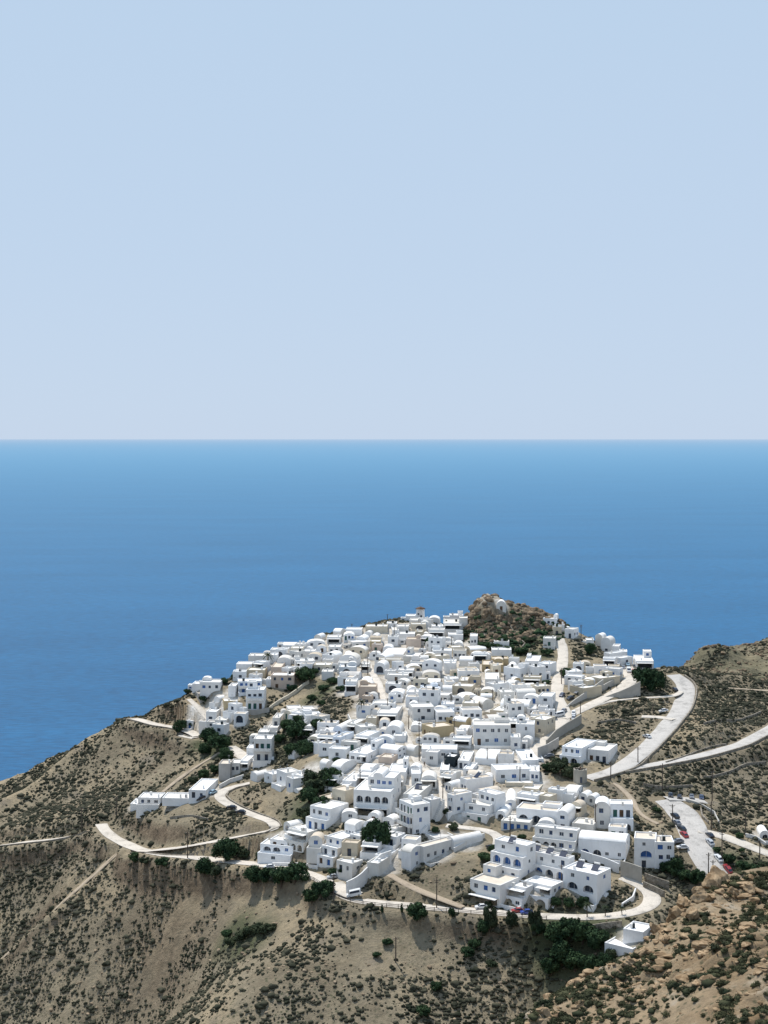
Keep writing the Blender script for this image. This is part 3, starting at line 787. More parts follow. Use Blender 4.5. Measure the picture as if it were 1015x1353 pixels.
def block(root, mbw, x0, w, y0, d, z0, h, roof, storeys, rc, big, rr, blueish, side=True, base=-4.0):
    """one box or vault; walls go to mbw, roof and openings become children"""
    zb = z0+base; H_ = h
    maps = {
     'f': lambda u, v, i: (x0+u, y0+i, z0+v),
     'r': lambda u, v, i: (x0+w-i, y0+u, z0+v),
     'l': lambda u, v, i: (x0+i, y0+d-u, z0+v),
     'b': lambda u, v, i: (x0+w-u, y0+d-i, z0+v)}
    n_s = max(1, len(storeys))
    rise = 0
    if roof == 'V': rise = min(w/2, h*.45)
    if roof == 'L': rise = min(d/2, h*.42)
    if rise and n_s > 1: rise = min(rise, h*.24)
    hs = (h-rise*.55)/n_s if rise else h/n_s
    front = []
    for i, tk in enumerate(storeys): front += storey_ops(tk, w, i*hs, hs, rr, big)
    sides = {'r': [], 'l': []}
    if side and d > 3.5:
        for i in range(n_s):
            for k in 'rl':
                c = rr.choice([0, 0, 1, 1, 2]) if d > 5 else rr.choice([0, 1])
                sides[k] += storey_ops([('W', c)] if c else [], d, i*hs, hs, rr, big)
    par = 0 if rise else .32
    for k, L in (('f', w), ('r', d), ('l', d), ('b', w)):
        gable = (roof == 'V' and k in 'fb') or (roof == 'L' and k in 'rl')
        if gable: outer = [(0, base), (L, base)]+arc_pts(L/2, h-rise, L/2, rise, 14)
        else: outer = [(0, base), (L, base), (L, h-rise+par), (0, h-rise+par)]
        ops = front if k == 'f' else sides.get(k, [])
        top = h-rise
        ops = [o for o in ops if o[4] < (h-.25 if gable else top+par-.2) and o[3] < o[4]-.3 and o[2]-o[1] > .25]
        if gable: ops = [o for o in ops if o[4] <= top or (abs((o[1]+o[2])/2-L/2)+(o[2]-o[1])/2) < L/2*math.sqrt(max(0, 1-((o[4]-top+.2)/rise)**2))]
        facade(mbw, outer, ops, maps[k], .2)
        for o in ops:
            pane(root, o, maps[k], big, rr, blueish)
            if o[0] == 'N' and k == 'f':
                mb = MB(); mb.box(x0+o[1]-.4, y0-1.7, z0+o[4]+.02, x0+o[2]+.4, y0-.01, z0+o[4]+.16)
                mb.out('awning', 'awn' if rr.random() < .8 else 'roofw', root)
    if rise:
        mb = MB(); n_ = 14
        if roof == 'V':
            ring = arc_pts(w/2, h-rise, w/2, rise, n_); rows = [(x0+u, z0+v) for u, v in ring]
            for i in range(n_):
                a, b = rows[i], rows[i+1]; mb.quad((a[0], y0, a[1]), (a[0], y0+d, a[1]), (b[0], y0+d, b[1]), (b[0], y0, b[1]))
        else:
            ring = arc_pts(d/2, h-rise, d/2, rise, n_); rows = [(y0+u, z0+v) for u, v in ring]
            for i in range(n_):
                a, b = rows[i], rows[i+1]; mb.quad((x0, a[0], a[1]), (x0, b[0], b[1]), (x0+w, b[0], b[1]), (x0+w, a[0], a[1]))
        mb.out('roof', rc, root)
    else:
        t = .26; top = z0+h+par; zr = z0+h
        o4 = [(x0, y0), (x0+w, y0), (x0+w, y0+d), (x0, y0+d)]; i4 = [(x0+t, y0+t), (x0+w-t, y0+t), (x0+w-t, y0+d-t), (x0+t, y0+d-t)]
        for i in range(4):
            j = (i+1) % 4
            mbw.quad((*o4[i], top), (*o4[j], top), (*i4[j], top), (*i4[i], top))
            mbw.quad((*i4[i], top), (*i4[j], top), (*i4[j], zr), (*i4[i], zr))
        mb = MB(); mb.quad(*[(a, b, zr) for a, b in i4]); mb.out('roof', rc, root)
    return hs

def solar(root, x, y, z, rr):
    mb = MB(); c, s = math.cos(.7), math.sin(.7); L = 1.9
    mb.quad((x-.95, y, z+.1), (x+.95, y, z+.1), (x+.95, y+L*c, z+.1+L*s), (x-.95, y+L*c, z+.1+L*s))
    mb.quad((x-.95, y+L*c, z+.02+L*s), (x+.95, y+L*c, z+.02+L*s), (x+.95, y, z+.02), (x-.95, y, z+.02))
    p = mb.out('solar_heater', 'panel', root)
    mb = MB(); mb.cyl((x-.8, y+L*c+.2, z+L*s+.3), (x+.8, y+L*c+.2, z+L*s+.3), .27, .27, 10); mb.out('water_tank', 'awn', p)
    for q in (-.8, .8):
        mb = MB(); mb.cyl((x+q, y+L*c, z), (x+q, y+L*c+.1, z+L*s+.1), .035, .035, 5); mb.out('stand', 'metal', p)

def build_house(hd, idx):
    fb = -1.2 if hd['h'] < 1.8 or hd['s'] < 3.4 and hd['lab'] and 'castle' in hd['lab'] else -4.0
    rr = random.Random(idx*13+5)
    fac = hd['fac']; big = hd['s'] > 4.1; w, d, h = hd['w'], hd['d'], hd['h']
    flags = {c: c in fac for c in 'SUBCT'}
    st = [parse(''.join(c for c in p if c not in 'SUBCT')) for p in fac.split('/')] if fac else [[]]
    nst = max(len(st), 1)
    name = {'V': 'vaulted_house', 'L': 'vaulted_house', 'F': 'village_house'}[hd['roof']]
    root = empty(name, hd['o'], hd['rz'])
    rc = hd['rc'] or 'roofw'
    blueish = .75 if hd['t'] == 'b' or hd['lab'] and 'blue' in hd['lab'] else (.16 if hd['s'] > 4.6 else .08)
    mbw = MB()
    if flags['T'] and hd['roof'] == 'F':
        hs = h/nst; sb_ = min(1.9, (d-3)/max(nst-1, 1))
        for i in range(nst):
            y_ = i*sb_; i_ = .03*i
            block(root, mbw, -w/2+i_, w-2*i_, y_, d-y_-.03*i, i*hs+(.02 if i else 0), hs-(.02 if i else 0), 'F', [st[i]], rc if i == nst-1 else 'roofw', big, rr, blueish, base=fb if i == 0 else -.05)
    else: hs = block(root, mbw, -w/2, w, 0, d, 0, h, hd['roof'], st, rc, big, rr, blueish, base=fb)
    if flags['U'] and hd['roof'] == 'F':
        w2 = w*.72; d2 = d*.62
        block(root, mbw, w/2-w2-.05, w2, d-d2-.06, d2, h+.02, 2.7, 'F', [[('W', 4)]], rc, big, rr, blueish, base=0)
        block(root, mbw, -w/2+w*.42, w*.25, d-d2-.1, d2-.1, h+2.6, 1.6, 'V', [[]], rc, big, rr, blueish, side=False, base=0)
    elif hd['roof'] == 'F' and not flags['T'] and not flags['S'] and w > 5 and d > 4.5 and h > 2.5 and rr.random() < .55 and 'pool' not in (hd['lab'] or ''):
        # roof-top room, stair head or a second volume
        w2 = w*rr.uniform(.25, .5); d2 = d*rr.uniform(.3, .5); x2 = rr.choice([-w/2+.05, w/2-w2-.05]); hh = rr.uniform(.7, 2.3)
        block(root, mbw, x2, w2, d-d2-.06, d2, h+.02, hh, rr.choice(['F', 'F', 'V']) if hh > 1.3 else 'F', [[('W', 1)] if hh > 1.9 else []], rc, False, rr, blueish, side=False, base=0)
    if hd['s'] < 4.7 and h < 6 and rr.random() < .6 and not hd['lab']:
        # attached lean-to or store
        sx_ = rr.choice([-1, 1]); wa = rr.uniform(1.8, 3.2); da = rr.uniform(.35, .7)*d; ya = rr.uniform(0, d-da); ha = rr.uniform(.5, .8)*min(h, 3.2); xa_ = w/2+.01 if sx_ > 0 else -w/2-wa-.01
        if not any(c_ in occ for c_ in foot_cells(hd['o'][0]+math.cos(hd['rz'])*(xa_+wa/2)-math.sin(hd['rz'])*(ya+da/2), hd['o'][1]+math.sin(hd['rz'])*(xa_+wa/2)+math.cos(hd['rz'])*(ya+da/2), hd['rz'], wa*.5, da*.5)) and float(road_dist(hd['o'][0]+math.cos(hd['rz'])*(xa_+wa/2), hd['o'][1]+math.sin(hd['rz'])*(xa_+wa/2))) > .8:
            block(root, mbw, xa_, wa, ya+.01, da, .01, ha, rr.choice(['F', 'F', 'V']), [rr.choice([[('W', 1)], [('D', 1)], []])], rr.choice(['roofw', 'roofc', 'roofg']), False, rr, blueish, side=False, base=-3)
    # low forecourt wall or terrace
    if (hd['auto'] and rr.random() < .45) or (not hd['auto'] and rr.random() < .3 and hd['s'] > 3.0):
        y1 = -rr.uniform(1.6, 2.6); xa, xb = -w/2+.02, w/2-.02; ht = rr.uniform(.5, 1.0)
        mbw.box(xa, y1-.2, -3.5, xb, y1, ht); mbw.box(xa, y1, -3.5, xa+.2, -.01, ht); mbw.box(xb-.2, y1, -3.5, xb, -.01, ht)
        mb = MB(); mb.box(xa+.2, y1, -3.0, xb-.2, -.01, .08); mb.out('terrace', rr.choice(['roofw', 'roofc', 'roofg']), root)
    if flags['B']:
        for i in range(1, nst):
            mb = MB(); z_ = i*hs; mb.box(-w/2+.1, -1.3, z_-.12, w/2-.1, -.01, z_+.06)
            mb.box(-w/2+.1, -1.3, z_+.06, w/2-.1, -1.18, z_+.85); mb.box(-w/2+.1, -1.18, z_+.06, -w/2+.22, -.01, z_+.85); mb.box(w/2-.22, -1.18, z_+.06, w/2-.1, -.01, z_+.85)
            mb.out('balcony', 'awn', root)
    mbw.out('wall', hd['t'] if hd["t"] in MT else "w", root)
    if hd['roof'] == 'F':
        if flags['S']:
            k = 3 if 'three solar' in (hd['lab'] or '') else 1 if 'one solar' in (hd['lab'] or '') else (2 if w > 7 else 1)
            for i in range(k): solar(root, -w/2+w*(i+.6)/(k+.2), d*.45, h+.02, rr)
        if rr.random() < .6:
            mb = MB(); x_, y_ = rr.uniform(-w*.35, w*.35), rr.uniform(d*.15, d*.4); ct = h+rr.uniform(.7, 1.2); mb.box(x_, y_, h-.02, x_+.5, y_+.5, ct); mb.box(x_-.07, y_-.07, ct-.02, x_+.57, y_+.57, ct+.1)
            mb.out('chimney', 'w', root)
        if rr.random() < .32 and w > 4:
            mb = MB(); x_, y_ = rr.uniform(-w*.3, w*.3), rr.uniform(d*.3, d*.7); mb.cyl((x_, y_, h), (x_, y_, h+1.0), .45, .45, 10); mb.out('water_tank', rr.choice(['metal', 'awn', 'k']), root)
        if hd['s'] > 3.6 and rr.random() < .5:
            mb = MB(); x_, y_ = rr.uniform(-w*.3, w*.3), rr.uniform(d*.2, d*.8); mb.cyl((x_, y_, h), (x_, y_, h+2.2), .03, .03, 5); mb.box(x_-.5, y_-.02, h+1.9, x_+.5, y_+.02, h+1.94); mb.box(x_-.35, y_-.02, h+1.65, x_+.35, y_+.02, h+1.69); mb.out('aerial', 'metal', root)
    if not hd['auto'] and h > 5 and hd['s'] > 4.4 and hd['roof'] == 'F' and rr.random() < .55:
        # outside stair along the right-hand wall
        mb = MB(); n_ = 12; hh = hs
        for i in range(n_):
            mb.box(w/2+.01, .5+i*.3, -3, w/2+1.0, .5+(i+1)*.3, hh*(i+1)/n_)
        mb.out('stair', 'w', root)
    hd['ob'] = root
    return root
chapel_h['o'] = (chapel_h['o'][0], chapel_h['o'][1], chapel_h['o'][2]+.7)
for i, hd in enumerate(placed): build_house(hd, i)

# ------------------------------------------------------------------ ground mesh with masks
def terrain_obj(name, xs_, ys_, Zt, mask, mat):
    nx, ny = len(xs_), len(ys_); X, Y = np.meshgrid(xs_, ys_)
    V = np.c_[X.ravel(), Y.ravel(), Zt.ravel()]
    idx = np.arange(nx*ny).reshape(ny, nx)
    Q = np.stack([idx[:-1, :-1], idx[:-1, 1:], idx[1:, 1:], idx[1:, :-1]], -1).reshape(-1, 4)
    o = np_mesh(name, V, Q, mat, True)
    ca = o.data.color_attributes.new('mask', 'FLOAT_COLOR', 'POINT')
    ca.data.foreach_set('color', np.c_[mask, np.ones(len(V))].astype(np.float32).ravel())
    return tag(o, kind='structure')
detail = np.clip(flat_d/4-.4, 0, 1)*(1-np.clip(vill, 0, 1)*.9)
steep = np.hypot(*np.gradient(Zold))
Zr = Z+detail*(.42*ridged(GX/4.5, GY/4.5, 4)+.5*np.clip(fbm(GX/9+5, GY/9, 3)*1.4, -1, 1))
gm = fbm(GX/30+50, GY/30, 4)
scr = np.clip(.5+gm*1.2, 0, 1)*(1-np.clip(vill*1.4, 0, 1))*np.clip(flat_d/3, 0, 1)
green = np.zeros(Z.shape)
for px, py, R in [(410,1070,12),(420,1050,13),(400,985,13),(385,975,12),(445,1000,7),(455,995,7),(470,991,5),(440,905,10),(430,915,9),(415,925,8),(695,908,7),(680,865,10),(710,868,9),(700,850,8),(740,880,5),(860,900,8),(770,1240,16),(740,1250,14),(790,1260,12),(520,1100,6),(500,1110,6),(290,990,8),(270,985,8),(980,1150,10),(1000,1150,8),(330,1245,9),(310,1235,8)]:
    x, y, z = hit(px, py); splat(x, y, R, green, .8)
mask = np.stack([np.clip(np.maximum(vill*1.15-.12, np.clip((crag-12.5)/3, 0, .25)), 0, 1).ravel(), scr.ravel(), np.maximum(green*(1-np.clip(vill*1.1-.3, 0, 1)), rh*.42*np.clip(.8+fbm(GX/16, GY/7, 3), 0, 1)).ravel()], -1)
terrain_obj('hillside_ground', xs, ys, Zr, mask, 'ground')
ground_r = sampler(Zr, xs, ys)

# road sheets
for name, kind, w, P3 in road_data:
    n_ = len(P3); T = np.gradient(P3[:, :2], axis=0); T /= np.linalg.norm(T, axis=1)[:, None]+1e-9; Nn = np.c_[-T[:, 1], T[:, 0]]
    rows = []; offs = (-.5, -.46, -.2, .2, .46, .5); idx = [r_[0] for r_ in road_data].index(name)
    jit = .8*fbm(np.arange(n_)/5.0, np.full(n_, idx*3.3), 2)
    for o_ in offs:
        ww = w+(jit if abs(o_) > .4 else 0)
        zz = P3[:, 2]-(.12+.004*idx if abs(o_) == .5 else 0.0)+.01*idx*.4
        rows.append(np.c_[P3[:, :2]+Nn*(o_*ww)[:, None] if np.ndim(ww) else P3[:, :2]+Nn*o_*ww, zz])
    V = np.concatenate(rows); idg = np.arange(len(offs)*n_).reshape(len(offs), n_)
    Q = np.stack([idg[:-1, :-1], idg[:-1, 1:], idg[1:, 1:], idg[1:, :-1]], -1).reshape(-1, 4)[:, ::-1]
    tag(np_mesh(name, V, Q, kind), kind='structure')

# ------------------------------------------------------------------ near rocky hill in the lower right corner
fc = [(1015,1150,285),(1060,1140,300),(975,1158,275),(950,1166,270),(925,1180,264),(900,1200,257),(872,1236,250),(835,1262,246),(800,1277,242),(750,1312,236),(700,1345,230),(650,1385,224),
      (1015,1353,190),(930,1353,200),(850,1353,212),(780,1353,222),(930,1262,228),(980,1250,225),(1015,1240,225),(870,1300,232),(1015,1200,255),(960,1200,255),(1100,1353,190),(1100,1240,225),(1100,1160,280)]
Cf = []
for i, (px, py, D) in enumerate(fc):
    x = (px-CX)*D/F; z = -(py-HY)*D/F; Cf.append((x, D, z))
    if i < 12: Cf += [(x-3, D+14, z-17), (x-8, D+35, z-45)]
Cf += [(-30,150,-150),(0,190,-140),(60,120,-55),(120,120,-45),(150,220,-70),(150,300,-90),(20,150,-100),(0,120,-110),(60,150,-68)]
Cf = np.array(Cf); Pf = Cf[:, :2]/50; nf_ = len(Pf)
Af = phi(((Pf[:, None]-Pf[None])**2).sum(-1)); Af[np.arange(nf_), np.arange(nf_)] -= .01; Bf = np.c_[Pf, np.ones(nf_)]
Wf = np.linalg.solve(np.block([[Af, Bf], [Bf.T, np.zeros((3, 3))]]), np.r_[Cf[:, 2], np.zeros(3)])
fxs = np.arange(-20, 135, .5); fys = np.arange(140, 330, .5); FX, FY = np.meshgrid(fxs, fys)
FZ = Wf[nf_]*FX/50+Wf[nf_+1]*FY/50+Wf[nf_+2]
for i in range(nf_): FZ = FZ+Wf[i]*phi((FX/50-Pf[i, 0])**2+(FY/50-Pf[i, 1])**2)
rk = np.clip(fbm(FX/11+8, FY/11+2, 3)*2.2, 0, 1)
FZs = FZ.copy()
FZ += .9*fbm(FX/8, FY/8, 4)+(.25+rk)*1.5*ridged(FX/4.4, FY/3.0, 4)+.26*ridged(FX/1.5, FY/1.5, 3)
fm = np.stack([np.zeros(FX.size), np.full(FX.size, .7), np.zeros(FX.size)], -1)
terrain_obj('near_hillside', fxs, fys, FZ, fm, 'fground')
fground = sampler(FZ, fxs, fys)
FD = np.arange(150, 325, .3)

# ------------------------------------------------------------------ sea, world, sun
sea = MB(); S_ = 300000.0
for i in range(64):
    a, b = 2*PI*i/64, 2*PI*(i+1)/64
    sea.quad((0, 0, SEA), (S_*math.cos(a), S_*math.sin(a), SEA), (S_*math.cos(b), S_*math.sin(b), SEA))
m, nt, b = nm('open_sea')
geo = N(nt, 'ShaderNodeNewGeometry')
mp = N(nt, 'ShaderNodeMapping'); mp.inputs['Scale'].default_value = (.055, .15, 1); nt.links.new(geo.outputs['Position'], mp.inputs[0])
n1 = N(nt, 'ShaderNodeTexNoise', Scale=1.0, Detail=9.0, Roughness=.7); nt.links.new(mp.outputs[0], n1.inputs['Vector'])
mp2 = N(nt, 'ShaderNodeMapping'); mp2.inputs['Scale'].default_value = (.0016, .0045, 1); nt.links.new(geo.outputs['Position'], mp2.inputs[0])
n2 = N(nt, 'ShaderNodeTexNoise', Scale=1.0, Detail=6.0, Roughness=.6); nt.links.new(mp2.outputs[0], n2.inputs['Vector'])
ra = ramp(nt, [(.35, (.001, .061, .160)), (.65, (.004, .085, .207))]); nt.links.new(n2.outputs[0], ra.inputs[0])
rb = ramp(nt, [(.41, (.72, .76, .80)), (.59, (1.32, 1.28, 1.24))]); nt.links.new(n1.outputs[0], rb.inputs[0])
o = mix(nt, ra.outputs[0], rb.outputs[0], 1.0, 'MULTIPLY')
nt.links.new(o, b.inputs['Base Color']); b.inputs['Roughness'].default_value = .6; b.inputs['Specular IOR Level'].default_value = .12
# aerial haze painted into the sea colour, growing with distance from the camera
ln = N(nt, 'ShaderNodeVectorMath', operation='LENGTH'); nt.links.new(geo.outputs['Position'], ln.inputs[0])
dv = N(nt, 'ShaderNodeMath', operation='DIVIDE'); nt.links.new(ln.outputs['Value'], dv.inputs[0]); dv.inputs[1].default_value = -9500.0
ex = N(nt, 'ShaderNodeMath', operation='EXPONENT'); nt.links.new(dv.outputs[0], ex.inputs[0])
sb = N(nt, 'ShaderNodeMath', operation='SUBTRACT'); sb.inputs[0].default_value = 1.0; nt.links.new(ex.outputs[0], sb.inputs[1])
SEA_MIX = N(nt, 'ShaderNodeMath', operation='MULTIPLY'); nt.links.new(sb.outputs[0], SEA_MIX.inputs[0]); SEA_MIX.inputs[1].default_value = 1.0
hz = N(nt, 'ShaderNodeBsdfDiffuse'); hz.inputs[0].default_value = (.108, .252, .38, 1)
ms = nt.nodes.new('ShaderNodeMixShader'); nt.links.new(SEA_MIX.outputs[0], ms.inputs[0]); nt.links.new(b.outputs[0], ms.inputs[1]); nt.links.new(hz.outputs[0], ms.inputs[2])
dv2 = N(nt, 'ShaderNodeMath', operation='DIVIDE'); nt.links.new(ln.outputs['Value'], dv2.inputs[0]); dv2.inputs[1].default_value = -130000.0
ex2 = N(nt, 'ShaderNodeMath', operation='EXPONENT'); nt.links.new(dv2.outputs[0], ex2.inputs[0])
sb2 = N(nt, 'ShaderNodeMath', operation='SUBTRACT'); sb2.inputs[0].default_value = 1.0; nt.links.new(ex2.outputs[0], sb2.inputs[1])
hz2 = N(nt, 'ShaderNodeBsdfDiffuse'); hz2.inputs[0].default_value = (.285, .345, .415, 1)  # second painted haze, pulls the farthest sea towards the sky tone
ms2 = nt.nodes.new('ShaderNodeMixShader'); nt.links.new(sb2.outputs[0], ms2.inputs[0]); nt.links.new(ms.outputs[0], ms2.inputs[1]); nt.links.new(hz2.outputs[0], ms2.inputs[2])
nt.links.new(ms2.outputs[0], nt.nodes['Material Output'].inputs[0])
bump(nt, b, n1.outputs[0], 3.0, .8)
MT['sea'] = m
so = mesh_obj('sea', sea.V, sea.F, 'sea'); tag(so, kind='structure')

SUN_EL, SUN_AZ = math.radians(62), math.radians(-31)   # azimuth from +Y, negative = left
world_ = bpy.data.worlds.new('World'); sc.world = world_; world_.use_nodes = True
wt = world_.node_tree; bg = wt.nodes['Background']
sky = wt.nodes.new('ShaderNodeTexSky'); sky.sky_type = 'NISHITA'; sky.sun_disc = False
sky.sun_elevation = SUN_EL; sky.sun_rotation = SUN_AZ; sky.altitude = 300; sky.air_density = 1.0; sky.dust_density = .4; sky.ozone_density = 1.0
hs_ = wt.nodes.new('ShaderNodeHueSaturation'); hs_.inputs['Saturation'].default_value = 1.0
wtc = wt.nodes.new('ShaderNodeTexCoord'); wsp = wt.nodes.new('ShaderNodeSeparateXYZ'); wt.links.new(wtc.outputs['Generated'], wsp.inputs[0])
wn = N(wt, 'ShaderNodeTexNoise', Scale=1.6, Detail=5.0); wmp = N(wt, 'ShaderNodeMapping'); wmp.inputs['Scale'].default_value = (1, 1, 5); wt.links.new(wtc.outputs['Generated'], wmp.inputs[0]); wt.links.new(wmp.outputs[0], wn.inputs['Vector'])
wa = N(wt, 'ShaderNodeMath', operation='MULTIPLY_ADD'); wt.links.new(wn.outputs[0], wa.inputs[0]); wa.inputs[1].default_value = .10; wt.links.new(wsp.outputs[2], wa.inputs[2])
wb = N(wt, 'ShaderNodeMath', operation='SUBTRACT'); wt.links.new(wa.outputs[0], wb.inputs[0]); wb.inputs[1].default_value = .05
wr = ramp(wt, [(0, (.555, .675, .845)), (.10, (.545, .672, .845)), (.32, (.51, .66, .842)), (1, (.36, .52, .78))]); wt.links.new(wb.outputs[0], wr.inputs[0])
wm = N(wt, 'ShaderNodeVectorMath', operation='SCALE'); wm.inputs['Scale'].default_value = 10.0; wt.links.new(wr.outputs[0], wm.inputs[0])
wt.links.new(mix(wt, sky.outputs[0], wm.outputs[0], .95), bg.inputs[0]); bg.inputs[1].default_value = .1
sl = bpy.data.lights.new('sun', 'SUN'); sl.energy = 4.5; sl.angle = math.radians(.5); sl.color = (1, .955, .89)
slo = bpy.data.objects.new('sun', sl); col.objects.link(slo)
dirv = Vector((math.sin(SUN_AZ)*math.cos(SUN_EL), math.cos(SUN_AZ)*math.cos(SUN_EL), math.sin(SUN_EL)))
slo.rotation_euler = dirv.to_track_quat('Z', 'Y').to_euler(); slo.location = (0, 400, 300)
sc.view_settings.view_transform = 'Standard'; sc.view_settings.look = 'None'; sc.view_settings.exposure = 0; sc.view_settings.gamma = 1
#PART2
# ------------------------------------------------------------------ trees
def leaf_cloud(clumps, per, size, rr, squash=1.0):
    V = []; Q = []
    for (cx_, cy_, cz, cr) in clumps:
        m_ = max(6, int(per*(cr/.35)**2))
        d = rr.normal(size=(m_, 3)); d /= np.linalg.norm(d, axis=1)[:, None]
        rad = cr*(.55+.5*rr.random(m_))[:, None]
        c = np.array([cx_, cy_, cz])+d*rad*np.array([1, 1, squash])
        u = np.cross(d, rr.normal(size=(m_, 3))); u /= np.linalg.norm(u, axis=1)[:, None]+1e-9
        nrm = d+.6*rr.normal(size=(m_, 3)); nrm /= np.linalg.norm(nrm, axis=1)[:, None]
        v = np.cross(nrm, u); v /= np.linalg.norm(v, axis=1)[:, None]+1e-9
        sz = size*(.6+.8*rr.random(m_))[:, None]
        k = len(V)*0
        V.append(np.stack([c-u*sz-v*sz*.7, c+u*sz-v*sz*.7, c+u*sz*.8+v*sz*.7, c-u*sz*.8+v*sz*.7], 1).reshape(-1, 3))
    V = np.concatenate(V); Q = np.arange(len(V)).reshape(-1, 4)
    return V, Q
def ico(sub):
    bm = bmesh.new(); bmesh.ops.create_icosphere(bm, subdivisions=sub, radius=1.0)
    V = np.array([v.co[:] for v in bm.verts]); Fq = np.array([[v.index for v in f.verts] for f in bm.faces]); bm.free(); return V, Fq
def make_tree(seed, kind):
    rr = np.random.default_rng(seed); root = empty('palm_tree' if kind == 'palm' else 'cypress_tree' if kind == 'cypress' else 'tree', (0, 0, -50))
    tr = MB()
    if kind == 'palm':
        tr.cyl((0, 0, -.3), (.05, 0, 1.5), .10, .07, 8); tr.out('trunk', 'trunk', root)
        mb = MB()
        for i in range(22):
            a = i*2.4; el = .9-1.3*(i/22); px_, pz = .0, 1.5; prev = None
            for k in range(6):
                r_ = k*.2; zz = 1.5+math.sin(el)*r_-.55*(r_**2); xx = math.cos(el)*r_; wv = .10*(1-k/6.5)
                ca, sa = math.cos(a), math.sin(a)
                p1 = (xx*ca-wv*sa, xx*sa+wv*ca, zz-.05); p2 = (xx*ca+wv*sa, xx*sa-wv*ca, zz-.05); pm = (xx*ca, xx*sa, zz)
                if prev: mb.quad(prev[0], prev[2], pm, p1); mb.quad(prev[2], prev[1], p2, pm)
                prev = (p1, p2, pm)
        mb.out('crown', 'leafo', root); return root
    if kind == 'cypress':
        cl = [(0, 0, .25+.155*i, .34*(1-.5*abs(i/5-.5)) if i < 9 else .16) for i in range(11)]
        V, Q = leaf_cloud(cl, 60, .085, rr, 1.0); np_mesh('crown', V, Q, 'leaf', parent=root)
        tr.cyl((0, 0, -.5), (0, 0, 1.6), .08, .03, 7); tr.out('trunk', 'trunk', root); return root
    tr.cyl((0, 0, -.4), (.03, .02, .8), .11, .08, 8); cl = []
    for i in range(30):
        a = rr.uniform(0, 2*PI); q = math.sqrt(rr.random())*.78; zz = .92+rr.uniform(-.68, .62)*math.sqrt(max(.05, 1-q*q))
        cl.append((q*math.cos(a), q*math.sin(a), zz, rr.uniform(.26, .46)))
        if i < 7: tr.cyl((.02, .01, .55), (cl[-1][0]*.8, cl[-1][1]*.8, zz), .045, .02, 6, False)
    V, Q = leaf_cloud(cl, 105, .066, rr, .9); np_mesh('crown', V, Q, 'leaf' if kind == 'dark' else 'leafo', parent=root)
    tr.out('trunk', 'trunk', root); return root
protos = {'dark': [make_tree(s_, 'dark') for s_ in (1, 2, 3)], 'olive': [make_tree(s_, 'olive') for s_ in (4, 5)], 'palm': [make_tree(6, 'palm')], 'cypress': [make_tree(7, 'cypress')]}
used_p = set(); TREES = []
